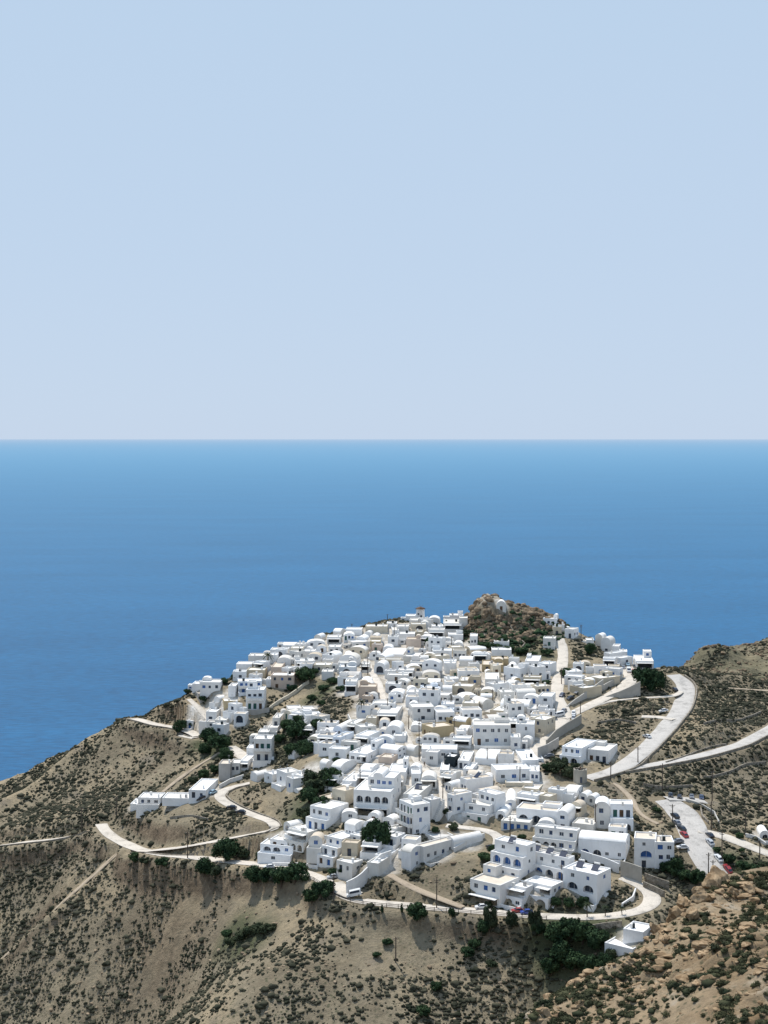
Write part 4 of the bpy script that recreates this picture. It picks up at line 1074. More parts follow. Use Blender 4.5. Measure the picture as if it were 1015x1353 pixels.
TR = [  # px, base py, crown radius px, height px, kind, where
 (403,903,12,22,'dark'),(478,948,7,22,'palm'),(354,882,7,17,'palm'),(590,834,3.5,13,'cypress'),(586,835,8,8,'dark'),(568,858,6,16,'dark'),(583,858,4,14,'cypress'),(576,864,6,10,'olive'),
 (851,912,13,30,'dark'),(866,915,11,28,'dark'),(780,866,7,14,'dark'),(748,896,8,12,'dark'),(812,872,6,9,'dark'),
 (392,980,14,26,'dark'),(380,966,9,15,'dark'),(404,1000,12,20,'dark'),(386,1002,10,20,'dark'),(420,968,9,18,'dark'),(398,960,8,15,'dark'),(370,985,7,12,'dark'),
 (420,1048,17,30,'olive'),(437,1042,12,28,'dark'),(408,1062,11,22,'dark'),(425,1072,10,18,'dark'),(402,1082,8,16,'olive'),(448,1052,8,16,'olive'),
 (456,1003,7,8,'olive'),(475,998,8,7,'dark'),(446,1008,7,6,'dark'),
 (498,1122,14,36,'dark'),(487,1118,9,24,'dark'),(508,1120,8,24,'dark'),
 (276,985,12,20,'dark'),(290,992,12,22,'dark'),(270,998,9,14,'dark'),(298,1006,10,16,'dark'),(238,968,8,15,'dark'),(254,962,4,8,'dark'),(248,918,5,8,'dark'),(268,930,5,10,'dark'),(302,1016,6,12,'dark'),(285,1025,7,12,'dark'),(270,1030,7,12,'dark'),(255,1036,6,10,'olive'),
 (296,906,5,8,'dark'),(312,900,6,9,'dark'),(335,992,4,6,'dark'),
 (300,1140,16,34,'dark'),(270,1158,12,22,'dark'),(214,1146,8,13,'dark'),(178,1140,7,12,'dark'),(192,1142,6,9,'olive'),(286,1160,8,15,'olive'),(335,1168,12,22,'dark'),(352,1166,9,18,'dark'),(372,1172,14,28,'dark'),(390,1168,14,28,'dark'),(346,1140,7,14,'olive'),(322,1136,8,16,'olive'),
 (412,1196,10,20,'dark'),(425,1188,12,24,'dark'),(434,1180,8,16,'dark'),(440,1160,6,12,'dark'),(452,1157,7,12,'dark'),
 (505,1207,2.6,11,'cypress'),(531,1207,2.6,12,'cypress'),(551,1219,12,24,'dark'),(597,1214,4,14,'dark'),(648,1232,8,34,'olive'),(640,1236,8,20,'dark'),(676,1226,7,22,'olive'),(708,1232,8,32,'olive'),(712,1236,8,18,'dark'),
 (628,1254,7,13,'dark'),(618,1266,8,14,'dark'),(576,1312,7,14,'dark'),(560,1345,8,14,'dark'),(650,1283,7,9,'olive'),(512,1250,6,8,'dark'),(498,1268,5,8,'dark'),
 (735,1250,14,30,'dark'),(752,1238,13,28,'dark'),(770,1246,15,30,'dark'),(790,1258,13,30,'dark'),(742,1276,15,30,'dark'),(760,1284,14,28,'dark'),(780,1288,13,26,'dark'),(800,1280,10,22,'dark'),(728,1290,11,24,'dark'),(808,1268,8,16,'olive'),
 (776,1214,7,20,'palm'),(800,1213,6,15,'palm'),(822,1211,5,12,'palm'),(735,1200,6,14,'dark'),(752,1202,7,14,'dark'),(770,1200,7,14,'dark'),
 (892,1160,10,22,'dark'),(880,1156,7,14,'dark'),(905,1168,9,18,'dark'),(922,1170,10,19,'dark'),(640,1142,8,14,'dark'),(652,1130,7,12,'dark'),(662,1138,7,14,'olive'),(646,1200,4,9,'olive'),
 (738,1025,11,22,'olive'),(752,1030,9,16,'olive'),(724,1020,7,10,'dark'),(760,1018,6,8,'olive'),
 (978,1110,5,9,'dark'),(980,1128,3.5,6,'dark'),(964,1142,7,13,'dark'),(982,1152,8,14,'dark'),(998,1156,8,13,'dark'),(1008,1150,6,10,'olive'),(947,1128,5,8,'dark'),(956,1136,5,8,'olive'),(868,1075,5,7,'dark'),(722,905,6,5,'dark'),(706,908,7,6,'dark'),(690,910,6,5,'dark'),
 (640,858,8,9,'dark'),(655,860,8,9,'dark'),(672,862,8,9,'dark'),(690,866,8,9,'dark'),(705,872,7,9,'dark'),(665,850,7,8,'dark'),(700,850,6,8,'olive'),(722,868,7,9,'dark'),(618,842,6,8,'olive'),
 (415,893,6,8,'dark'),(440,905,7,9,'dark'),(428,915,7,9,'dark'),(450,915,6,8,'dark'),(412,928,6,8,'dark'),(424,934,5,7,'dark'),(386,915,6,9,'dark'),
 (480,1050,4,8,'olive'),(588,1078,4,9,'olive'),(600,1098,6,10,'olive'),(575,1102,5,8,'dark'),(612,962,3,6,'dark'),(556,992,4,5,'olive'),(690,1112,5,7,'dark'),
 (330,1240,9,14,'olive'),(345,1236,9,14,'olive'),(318,1246,9,13,'olive'),(305,1252,8,12,'olive'),(358,1230,7,10,'olive'),(300,1240,7,10,'dark')]
rt = random.Random(3)
for px, py, rp, hp, kind in TR:
    x, y, z = hit(px, py); s = F/y
    pl = protos[kind]; i = rt.randrange(len(pl)); p = pl[i]
    o = p if (kind, i) not in used_p else copy_tree(p); used_p.add((kind, i))
    o.location = (x, y, float(ground_r(x, y))); o.rotation_euler = (0, 0, rt.uniform(0, 6.28)); R_ = rp/s*1.16; o.scale = (R_*rt.uniform(.92, 1.1), R_, hp/s/1.75)
    if kind == 'palm': o.scale = (R_, R_, hp/s/1.7)
    if kind == 'cypress': o.scale = (R_*2.4, R_*2.4, hp/s/1.95)
    o['category'] = 'tree' if hp/s > 2.6 else 'bush'
    TREES.append((o, kind, px, py-hp/2, hp/s))

# ------------------------------------------------------------------ scrub, stones (stuff)
def scatter(name, variants, pts, scale, zs, mat, nrm=None, smooth_=False):
    """merge many small shapes into one mesh"""
    Vs = []; Qs = []; k = 0; vi = rng.integers(0, len(variants), len(pts))
    for j, (V, Q) in enumerate(variants):
        m = vi == j; p = pts[m]; sc_ = scale[m]; n_ = len(p)
        if not n_: continue
        a = rng.random(n_)*2*PI; c, s = np.cos(a), np.sin(a); st = .75+.5*rng.random(n_)
        X = V[None, :, 0]*sc_[:, None]*st[:, None]; Y = V[None, :, 1]*sc_[:, None]; Zz = V[None, :, 2]*(sc_*zs)[:, None]
        W_ = np.stack([X*c[:, None]-Y*s[:, None]+p[:, 0:1], X*s[:, None]+Y*c[:, None]+p[:, 1:2], Zz+p[:, 2:3]], -1)
        Vs.append(W_.reshape(-1, 3)); Qs.append((Q[None]+(np.arange(n_)*len(V))[:, None, None]+k).reshape(-1, Q.shape[1])); k += n_*len(V)
    o = np_mesh(name, np.concatenate(Vs), np.concatenate(Qs), mat, smooth_); return o
iv, iq = ico(2); bushes = []
for s_ in range(5):
    rr = np.random.default_rng(40+s_); d = iv/np.linalg.norm(iv, axis=1)[:, None]; ph = rr.random(9)*6.28
    lump = 1+.24*np.sin(3*d[:, 0]+ph[0])*np.sin(4*d[:, 1]+ph[1])+.2*np.sin(6*d[:, 1]+ph[2])*np.cos(5*d[:, 2]+ph[3])+.14*rr.normal(size=len(d))
    V = d*lump[:, None]; V[:, 2] = V[:, 2]*.75+.35; bushes.append((V, iq))
def faceted(sub, seed, cuts=14, lo=.55, hi=.9):
    v, q = ico(sub); rr = np.random.default_rng(seed); V = v.copy()*(1+.12*rr.normal(size=(len(v), 1)) if sub < 3 else 1)
    for _ in range(cuts):
        d = rr.normal(size=3); d /= np.linalg.norm(d); h = rr.uniform(lo, hi); t = V@d; m = t > h
        V[m] -= np.outer(t[m]-h, d)
    return V, q
iv1, iq1 = ico(1); small = []; rocks = []
for s_ in range(5):
    rr = np.random.default_rng(60+s_); V = iv1*(1+.28*rr.normal(size=(len(iv1), 1))); V[:, 2] = V[:, 2]*.8+.3; small.append((V, iq1))
    V, Q2 = faceted(2, 160+s_, 9); rocks.append((V*[1.3, .95, .75], Q2))
occ_arr = None
def free(x, y, mg=1):
    out = np.ones(len(x), bool)
    for i, (a, b) in enumerate(zip(np.floor(x*2).astype(int).tolist(), np.floor(y*2).astype(int).tolist())):
        if (a, b) in occ or (a+1, b-1) in occ or (a-1, b-1) in occ: out[i] = False
    return out
villf = sampler(vill, xs, ys); craf = sampler(crag, xs, ys)
M_ = 520000
x = rng.uniform(-185, 200, M_); y = rng.uniform(300, 735, M_)
u = CX+F*x/y
z = base_z(x[:1], y[:1]); z = ground_r(x, y); v = HY-F*z/y
pn = fbm(x/26+50, y/26, 4); p2 = fbm(x/6+9, y/6+3, 3); st_ = 1.3*fbm((x*.80-y*.60)/11+2, (x*.60+y*.80)/75+7, 3)
left = np.clip((430-u)/160, 0, 1)*np.clip((v-930)/60, 0, 1)
dens = np.clip(.32+1.1*pn+.8*p2+1.2*st_+.5*left, 0.015, 1)
dens = np.clip(dens+np.where((u > 790) & (v > 890), .45, 0), 0, 1)
dens *= np.clip(1-villf(x, y)*2.2, 0.0, 1)*np.clip((road_dist(x, y)-.6)/2, 0, 1)
bare = ((u > 430) & (u < 620) & (v > 1205) & (v < 1290)) | ((u > 270) & (u < 420) & (v > 1165) & (v < 1225)) | ((u > 130) & (u < 230) & (v > 965) & (v < 1040))
dens[bare] *= .38
m = (rng.random(M_) < dens*.82) & (u > -25) & (u < 1040) & (v > 780) & (v < 1380) & free(x, y) & ((craf(x, y) < 6) | (rng.random(M_) < .12))
x, y, z, v_ = x[m], y[m], z[m], v[m]
sz = .14+.5*rng.random(len(x))**2.3; sz *= np.where(rng.random(len(x)) < .05, 1.9, 1.0)
print('scrub', len(x))
bigm = sz > .5
scatter('scrub_large', bushes, np.c_[x, y, z-.05][bigm], sz[bigm], .8, 'scrub')['kind'] = 'stuff'
scatter('scrub_small', small, np.c_[x, y, z-.05][~bigm], sz[~bigm], .8, 'scrub')['kind'] = 'stuff'
x = rng.uniform(-185, 200, 150000); y = rng.uniform(300, 735, 150000); u = CX+F*x/y; z = ground_r(x, y)
pn = fbm(x/18+90, y/18, 4)
m = (rng.random(150000) < np.clip(.10+.8*pn, 0.02, .5)*.7) & (u > -20) & (u < 1035) & (road_dist(x, y) > .8) & (villf(x, y) < .5) & free(x, y)
x, y, z = x[m], y[m], z[m]
scatter('loose_stones', rocks, np.c_[x, y, z], .12+.55*rng.random(len(x))**4, .8, 'rock')['kind'] = 'stuff'
# crag rocks
x = rng.uniform(30, 85, 9000); y = rng.uniform(570, 625, 9000); m = (craf(x, y) > 2)&(rng.random(9000) < .3); x, y = x[m], y[m]
MT['crock'] = stone('dark_crag_rock', (.09, .065, .042), (.30, .225, .15), .5)
far_ch = (np.hypot(x-chapel_h['c'][0], y-chapel_h['c'][1]) > 4.5) & ((craf(x, y) < 11) | (rng.random(len(x)) < .2)); x, y = x[far_ch], y[far_ch]
scatter('crag_rocks', rocks, np.c_[x, y, ground_r(x, y)-.3], .4+1.5*rng.random(len(x))**3, 1.2, 'crock')['kind'] = 'stuff'
x = rng.uniform(30, 88, 5000); y = rng.uniform(560, 600, 5000); m = (craf(x, y) > .8)&(craf(x, y) < 10)&(rng.random(5000) < np.where(y < 590, .14, .04)); x, y = x[m], y[m]
scatter('crag_shrubs', bushes, np.c_[x, y, ground_r(x, y)], .4+.9*rng.random(len(x))**2, .9, 'leaf')['kind'] = 'stuff'
# strata boulders on the far right hill
x = rng.uniform(122, 215, 14000); y = rng.uniform(590, 720, 14000); m = (rng.random(14000) < np.clip(.25+fbm(x/12, y/5, 3), 0, 1)*.5); x, y = x[m], y[m]
scatter('hill_boulders', rocks, np.c_[x, y, ground_r(x, y)], .35+1.1*rng.random(len(x))**3, .9, 'crock')['kind'] = 'stuff'
# near hill
leafb = []
for s_ in range(6):
    rr = np.random.default_rng(80+s_)
    cl = [(rr.uniform(-.55, .55), rr.uniform(-.55, .55), .28+rr.uniform(-.1, .28), rr.uniform(.3, .5)) for _ in range(7)]
    V, Q = leaf_cloud(cl, 26, .075, rr, .8); V[:, 2] = np.maximum(V[:, 2], -.1); leafb.append((V, Q))
x = rng.uniform(0, 105, 34000); y = rng.uniform(180, 300, 34000); z = fground(x, y); u = CX+F*x/y
nz = fbm(x/9+4, y/9+9, 3); m = (rng.random(34000) < np.clip(.5+1.5*nz, .05, .95)*.5) & (u < 1045) & (rk_s := True)
x, y, z = x[m], y[m], z[m]; sz = .34+.95*rng.random(len(x))**1.8
print('near bushes', len(x))
scatter('near_scrub_cores', small, np.c_[x, y, z-.05], sz*.72, .62, 'scrubf')['kind'] = 'stuff'
scatter('near_scrub', leafb, np.c_[x, y, z], sz, .8, 'scrubf')['kind'] = 'stuff'
x = rng.uniform(0, 105, 60000); y = rng.uniform(180, 300, 60000); z = fground(x, y)
m = rng.random(60000) < np.clip(.2+fbm(x/11+8, y/11+2, 3)*1.2, .04, .9)*.5
x, y, z = x[m], y[m], z[m]
MT['rockw'] = stone('warm_limestone', (.20, .13, .07), (.46, .33, .20), .6)
scatter('near_stones', rocks, np.c_[x, y, z], .06+.5*rng.random(len(x))**5, .85, 'rockw')['kind'] = 'stuff'
cr_ = [(1015,1152),(985,1160),(950,1168),(925,1182),(900,1203),(872,1240),(835,1268),(800,1284),(750,1316),(700,1349)]
ox_ = []
for _ in range(130):
    t_ = rng.random()*(len(cr_)-1); i_ = int(t_); a_, b_ = cr_[i_], cr_[i_+1]; f_ = t_-i_
    x_, y_, z_ = hit(a_[0]+(b_[0]-a_[0])*f_+rng.normal()*8, a_[1]+(b_[1]-a_[1])*f_+4+abs(rng.normal())*22, fground, FD); ox_.append((x_, y_, z_))
for _ in range(15):
    cx0, cy0 = rng.uniform(730, 1015), rng.uniform(1215, 1350)
    for _2 in range(rng.integers(5, 12)):
        if cy0 < 1215+.0: continue
        x_, y_, z_ = hit(cx0+rng.normal()*14, cy0+rng.normal()*6, fground, FD); ox_.append((x_, y_, z_))
ox_ = np.array(ox_); bigr = [(v_*[1.7, 1.1, .62], q_) for v_, q_ in [faceted(4, 500+k_, 22, .5, .95) for k_ in range(5)]]
scatter('near_outcrops', bigr, ox_, (.2+.95*rng.random(len(ox_))**2.4), 1.0, 'rockw')['kind'] = 'stuff'
# outcrop boulders on the crest of the near hill
iv3, iq3 = ico(3)
BO = [(942,1172,22,'big dark-shadowed boulder standing on the near crest below the red car'),(925,1188,17,'broad orange boulder on the crest left of the big boulder'),(905,1200,15,'cracked orange boulder beside the cave-like hollow on the near crest'),(890,1215,14,'round boulder above the curving road end on the near crest'),(868,1228,12,'rust coloured boulder with a dark hollow under it'),(832,1278,13,'pale upright boulder lowest on the near crest'),(990,1178,12,'pale flat-topped boulder at the right among bushes'),(850,1262,9,'small tawny boulder above the pale upright boulder'),(968,1185,10,'angular tawny boulder right of the big boulder'),(915,1215,13,'low wide slab of orange rock below the crest'),(880,1246,9,'small orange slab just under the rust coloured boulder'),(720,1340,10,'pale boulder at the bottom edge of the near slope')]
for i, (px, py, rp, lab) in enumerate(BO):
    x, y, z = hit(px, py, fground, FD); s = F/y; rr = np.random.default_rng(200+i)
    d, iq3 = faceted(5, 300+i, 26, .5, .95); n1_ = fbm(d[:, 0]*2.2+i*7+20, d[:, 1]*2.2+d[:, 2]*1.7+30, 5); V = d*(1+.5*n1_)[:, None]*np.array([1.35, 1.0, 1.0])
    o = np_mesh('boulder', V, iq3, 'rockw'); R_ = rp/s*.85; o.scale = (R_, R_, R_); o.location = (x, y, z+R_*.25); o.rotation_euler = (0, 0, rr.random()*6)
    tag(o, lab, 'boulder', 'boulders on the near crest')

# ------------------------------------------------------------------ windmill, stone tower
def windmill():
    x, y, z = hit(555.5, 820); s = F/y; root = empty('windmill', (x, y, z)); R_ = 5.8/s; Hh = 14/s
    mb = MB(); mb.cyl((0, 0, -3), (0, 0, Hh), R_*1.08, R_*.94, 28); mb.out('tower', 'w', root)
    mb = MB(); mb.cyl((0, 0, Hh+.02), (0, 0, Hh+.45), R_*1.12, R_*.9, 28); mb.cyl((0, 0, Hh+.45), (0, 0, Hh+1.0), R_*.9, .15, 28); mb.out('cap', 'wood', root)
    mb = MB(); mb.cyl((-2.6*R_/2, -.6, Hh+.35), (2.6*R_/2, -.6, Hh+.35), .07, .07, 6)
    mb.cyl((0, -R_*1.4, Hh+.5), (0, R_, Hh+.8), .12, .12, 8); mb.out('axle', 'wood', root)
    for k in range(8):
        a = PI*k/4+.2; mb = MB(); mb.cyl((0, -R_*1.4, Hh+.5), (math.cos(a)*1.9, -R_*1.4, Hh+.5+math.sin(a)*1.9), .05, .035, 5); mb.out('spar', 'wood', root)
    for (u_, v0, v1) in ((.25, .1, 2.1), (-.75, 2.2, 3.0)):
        mb = MB(); aa = -PI/2+u_*.6; rr_ = R_*1.08; ux, uy = -math.sin(aa), math.cos(aa); cx_, cy_ = rr_*math.cos(aa), rr_*math.sin(aa)
        mb.quad(*[(cx_*1.01+ux*q, cy_*1.01+uy*q, w_) for q, w_ in ((-.35, v0), (.35, v0), (.35, v1), (-.35, v1))]); mb.out('door' if v0 < 1 else 'window', 'glass', root)
    tag(root, 'round white windmill with a dark cap on the village skyline', 'windmill')
def ring(mb, r0, r1, z0, z1, n_=36, jag=None):
    for i in range(n_):
        a, b = 2*PI*i/n_, 2*PI*(i+1)/n_; za = z1+(jag[i] if jag is not None else 0); zb_ = z1+(jag[(i+1) % n_] if jag is not None else 0)
        P_ = lambda r, t, q: (r*math.cos(t), r*math.sin(t), q)
        mb.quad(P_(r0, a, z0), P_(r0, b, z0), P_(r0*.95, b, zb_), P_(r0*.95, a, za)); mb.quad(P_(r0*.95, a, za), P_(r0*.95, b, zb_), P_(r1, b, zb_), P_(r1, a, za)); mb.quad(P_(r1, b, z0), P_(r1, a, z0), P_(r1, a, za), P_(r1, b, zb_))
def stone_tower():
    x, y, z = hit(768, 1037); s = F/y; root = empty('stone_tower', (x, y+2, z)); R_ = 9.3/s; Hh = 17.5/s
    jg = np.array([.12*math.sin(i*1.7)+.1*math.sin(i*.9) for i in range(36)]); mb = MB(); ring(mb, R_, R_-.55, -3, Hh, 36, jg); mb.out('wall', 'conc', root)
    mb = MB(); mb.cyl((0, 0, Hh-1.0), (0, 0, Hh-.9), R_-.56, R_-.56, 30); mb.out('floor', 'deep', root)
    mb = MB(); mb.cyl((-R_*.8, .3, Hh+.15), (R_*.8, -.2, Hh+.2), .09, .09, 6); mb.cyl((0, -R_*.8, Hh+.2), (.3, R_*.8, Hh+.25), .09, .09, 6); mb.cyl((0, 0, Hh-.9), (.1, 0, Hh+.6), .25, .2, 8); mb.out('beam', 'wood', root)
    mb = MB(); mb.quad((-.35, -R_*1.005, .2), (.35, -R_*1.005, .2), (.35, -R_*.99, 1.9), (-.35, -R_*.99, 1.9)); mb.out('door', 'glass', root)
    tag(root, 'round roofless stone mill tower beside the road junction', 'tower')
windmill(); stone_tower()

# ------------------------------------------------------------------ walls
WALLS = [
 ([(722,992),(735,978),(750,968),(768,958)], 3.0, 'conc', 'curved beige retaining wall below the village lane'),
 ([(711,1003),(724,998),(738,989)], 3.2, 'g', 'dark shaded retaining wall falling towards the olive bushes'),
 ([(749,936),(760,931),(775,924),(797,914)], 3.6, 'conc', 'long wedge-shaped concrete wall above the upper road'),
 ([(800,923),(818,923),(846,921)], 4.4, 'conc', 'triangular grey retaining wall under the car park'),
 ([(797,914),(812,906),(822,899)], 2.0, 'conc', 'curved low wall of the row of stores above the upper road'),
 ([(458,1184),(472,1178),(484,1168),(492,1154),(504,1147),(517,1142)], 3.4, 'w', 'white curving wall that climbs beside the white van'),
 ([(820,1160),(836,1164),(848,1169)], 4.2, 'conc', 'square beige retaining wall at the top of the curving road'),
 ([(768,1137),(784,1142),(802,1148),(818,1155)], 2.4, 'w', 'white scalloped garden wall in front of the long vaulted house'),
 ([(852,1166),(868,1172),(884,1178)], 2.2, 'stone', 'dark stepped terrace wall below the cream-roofed building'),
 ([(850,1174),(864,1180),(878,1187)], 1.6, 'stone', 'lowest stone terrace wall beside the curving road'),
 ([(290,1043),(304,1036),(322,1030)], 1.2, 'w', 'low white wall stepping up from the bend of the hillside road'),
 ([(300,1012),(318,1016),(332,1008),(362,1006)], 1.2, 'w', 'white garden wall below the isolated balcony house'),
 ([(318,944),(336,946),(356,942)], 1.6, 'g', 'grey curved terrace wall below the isolated balcony house on the ridge'),
 ([(356,940),(380,925),(408,903)], 1.3, 'c', 'long cream wall running up the ridge towards the dark tree'),
 ([(474,973),(466,962),(460,950)], 1.2, 'w', 'narrow white lane wall beside the blue-white vaulted house'),
 ([(840,1180),(836,1192),(822,1200)], 1.0, 'w', 'low white kerb wall inside the bend of the curving road'),
 ([(906,1060),(928,1066),(944,1078),(950,1090)], .7, 'conc', 'pale kerb wall along the parking strip'),
 ([(926,1072),(928,1082),(936,1090)], .9, 'stone', 'short curved stone wall on the dry island between two roads'),
 ([(985,1108),(1000,1112),(1012,1120)], 1.0, 'w', 'low white wall in front of the tiny chapel'),
 ([(640,880),(652,876),(690,880)], 1.2, 'stone', 'old dry-stone terrace wall below the castle rock'),
 ([(730,1238),(760,1232),(800,1228),(822,1226)], 1.4, 'stone', 'stone wall above the dark grove'),
 ([(360,1146),(398,1146),(420,1150)], 1.0, 'w', 'low white wall at the foot of the blue-white cluster'),
 ([(600,1128),(625,1114),(640,1108)], 1.2, 'w', 'white wall end beside the lane above the dry slope'),
 ([(880,1010),(920,996),(960,986)], .6, 'stone', 'old terrace wall just above the narrow valley road'),
 ([(930,960),(965,955),(1005,945)], .7, 'stone', 'old terrace wall high on the right slope'),
 ([(930,1030),(970,1022),(1012,1010)], .7, 'stone', 'old terrace wall below the narrow valley road'),
 ([(850,1040),(880,1044),(915,1040)], .6, 'stone', 'short terrace wall above the gravel parking strip'),
 ([(790,960),(815,955),(840,960)], .7, 'stone', 'short terrace wall on the slope between lane and lay-by'),
 ([(225,1085),(250,1080),(275,1086)], .7, 'stone', 'terrace wall inside the hillside road loop'),
 ([(690,858),(694,852),(668,815)], .6, 'stone', 'broken path wall climbing the castle rock'),
]
def wall_from(pts3, hgt, mat, name, lab, cat='wall', thick=.35, slope_top=None):
    P3 = np.array(pts3, float); seg = []
    for i in range(len(P3)-1):
        L = np.linalg.norm(P3[i+1, :2]-P3[i, :2]); m_ = max(1, int(L/1.5))
        for t in range(m_): seg.append(P3[i]+(P3[i+1]-P3[i])*t/m_)
    seg.append(P3[-1]); Q = np.array(seg); Q[:, 2] = smooth(ground_r(Q[:, 0], Q[:, 1]), 4)
    T = np.gradient(Q[:, :2], axis=0); T /= np.linalg.norm(T, axis=1)[:, None]+1e-9; Nn = np.c_[-T[:, 1], T[:, 0]]*thick/2
    mb = MB(); hh = np.full(len(Q), hgt)
    if slope_top: hh = np.linspace(slope_top[0], slope_top[1], len(Q))
    for i in range(len(Q)-1):
        a, b = Q[i], Q[i+1]; na, nb = Nn[i], Nn[i+1]
        p = lambda q, n_, s_, dz: (q[0]+n_[0]*s_, q[1]+n_[1]*s_, q[2]+dz)
        mb.quad(p(a, na, 1, -2.5), p(b, nb, 1, -2.5), p(b, nb, 1, hh[i+1]), p(a, na, 1, hh[i]))
        mb.quad(p(b, nb, -1, -2.5), p(a, na, -1, -2.5), p(a, na, -1, hh[i]), p(b, nb, -1, hh[i+1]))
        mb.quad(p(a, na, 1, hh[i]), p(b, nb, 1, hh[i+1]), p(b, nb, -1, hh[i+1]), p(a, na, -1, hh[i]))
    for i, sgn in ((0, 1), (-1, -1)):
        a = Q[i]; na = Nn[i]; mb.quad(*[(a[0]+na[0]*s_, a[1]+na[1]*s_, a[2]+dz) for s_, dz in ((1, -2.5), (-1, -2.5), (-1, hh[i]), (1, hh[i]))])
    o = mb.out(name, mat); tag(o, lab, cat); return o
for pts, hg, mt, lab in WALLS:
    sl_ = (.4, 4.0) if 'wedge' in lab else (.3, 5.2) if 'triangular' in lab else None
    wall_from([hit(*p) for p in pts], hg, mt, 'garden_wall' if mt == 'w' else 'retaining_wall' if mt != 'stone' else 'dry_stone_wall', lab, slope_top=sl_)
def side(nm_, off, i0=0, i1=None):
    w, P3 = [(r_[2], r_[3]) for r_ in road_data if r_[0] == nm_][0]; P3 = P3[i0:i1]; T = np.gradient(P3[:, :2], axis=0); T /= np.linalg.norm(T, axis=1)[:, None]; Nn = np.c_[-T[:, 1], T[:, 0]]
    return np.c_[P3[:, :2]+Nn*(np.sign(off)*(w/2+abs(off))), P3[:, 2]]
wall_from(side('main_road', -.5)[::3], .75, 'stone', 'road_parapet', 'dark low stone parapet along the outer edge of the wide main road', 'parapet', .45)
wall_from(side('valley_road', -.5)[::3], .75, 'stone', 'road_parapet', 'dark low stone parapet along the lower edge of the narrow valley road', 'parapet', .45)
wall_from(side('coast_road', -.4)[::3], .5, 'stone', 'road_parapet', 'low rubble edge along the road that leaves at the left', 'parapet', .4)
wall_from(side('hillside_road', -.4)[::3], .45, 'stone', 'road_parapet', 'low rubble edge of the looping hillside road', 'parapet', .4)
wall_from(side('ridge_road', -.4)[::3], .5, 'stone', 'road_parapet', 'low kerb on the road cut into the left ridge', 'parapet', .4)
# guard rail along the front road
gp = side('front_road', -.35); n0 = len(gp); root = empty('guard_rail', tuple(gp[n0//2])); off = np.array(gp[n0//2])
rails = MB(); post0 = None; sel = gp[int(n0*.42):int(n0*.80)]; sel = sel if len(sel) > 4 else gp
for i in range(len(sel)-1):
    a, b = sel[i]-off, sel[i+1]-off
    for zz in (.35, .7): rails.cyl((a[0], a[1], a[2]+zz), (b[0], b[1], b[2]+zz), .07, .07, 5, False)
rails.out('rail', 'pole', root)
for i in range(0, len(sel), 2):
    a = sel[i]-off
    if post0 is None:
        mb = MB(); mb.cyl((0, 0, -1), (0, 0, .85), .08, .08, 6); post0 = mb.out('post', 'pole', root); q = post0
    else: q = post0.copy(); col.objects.link(q); q.parent = root
    q.location = (a[0], a[1], a[2])
    if i > 180: break
tag(root, 'dark low guard rail along the outer edge of the front road', 'railing')

# ------------------------------------------------------------------ cars
PAINT = {}
def paint(n_, c):
    if n_ not in PAINT:
        m, nt, b = nm('paint_'+n_); oi = N(nt, 'ShaderNodeNewGeometry'); q = N(nt, 'ShaderNodeTexNoise', Scale=1.5); nt.links.new(oi.outputs['Position'], q.inputs['Vector'])
        r = ramp(nt, [(.3, tuple(x*.85 for x in c)), (.7, c)]); nt.links.new(q.outputs[0], r.inputs[0]); nt.links.new(r.outputs[0], b.inputs['Base Color'])
        b.inputs['Roughness'].default_value = .3; b.inputs['Specular IOR Level'].default_value = .5; b.inputs['Coat Weight'].default_value = .4; PAINT[n_] = m
    return PAINT[n_]
CC = {'white': (.75, .75, .74), 'black': (.02, .02, .025), 'grey': (.22, .23, .25), 'silver': (.48, .5, .52), 'red': (.35, .03, .03), 'blue': (.02, .06, .3), 'dark blue': (.02, .04, .1), 'pale blue': (.3, .45, .55)}
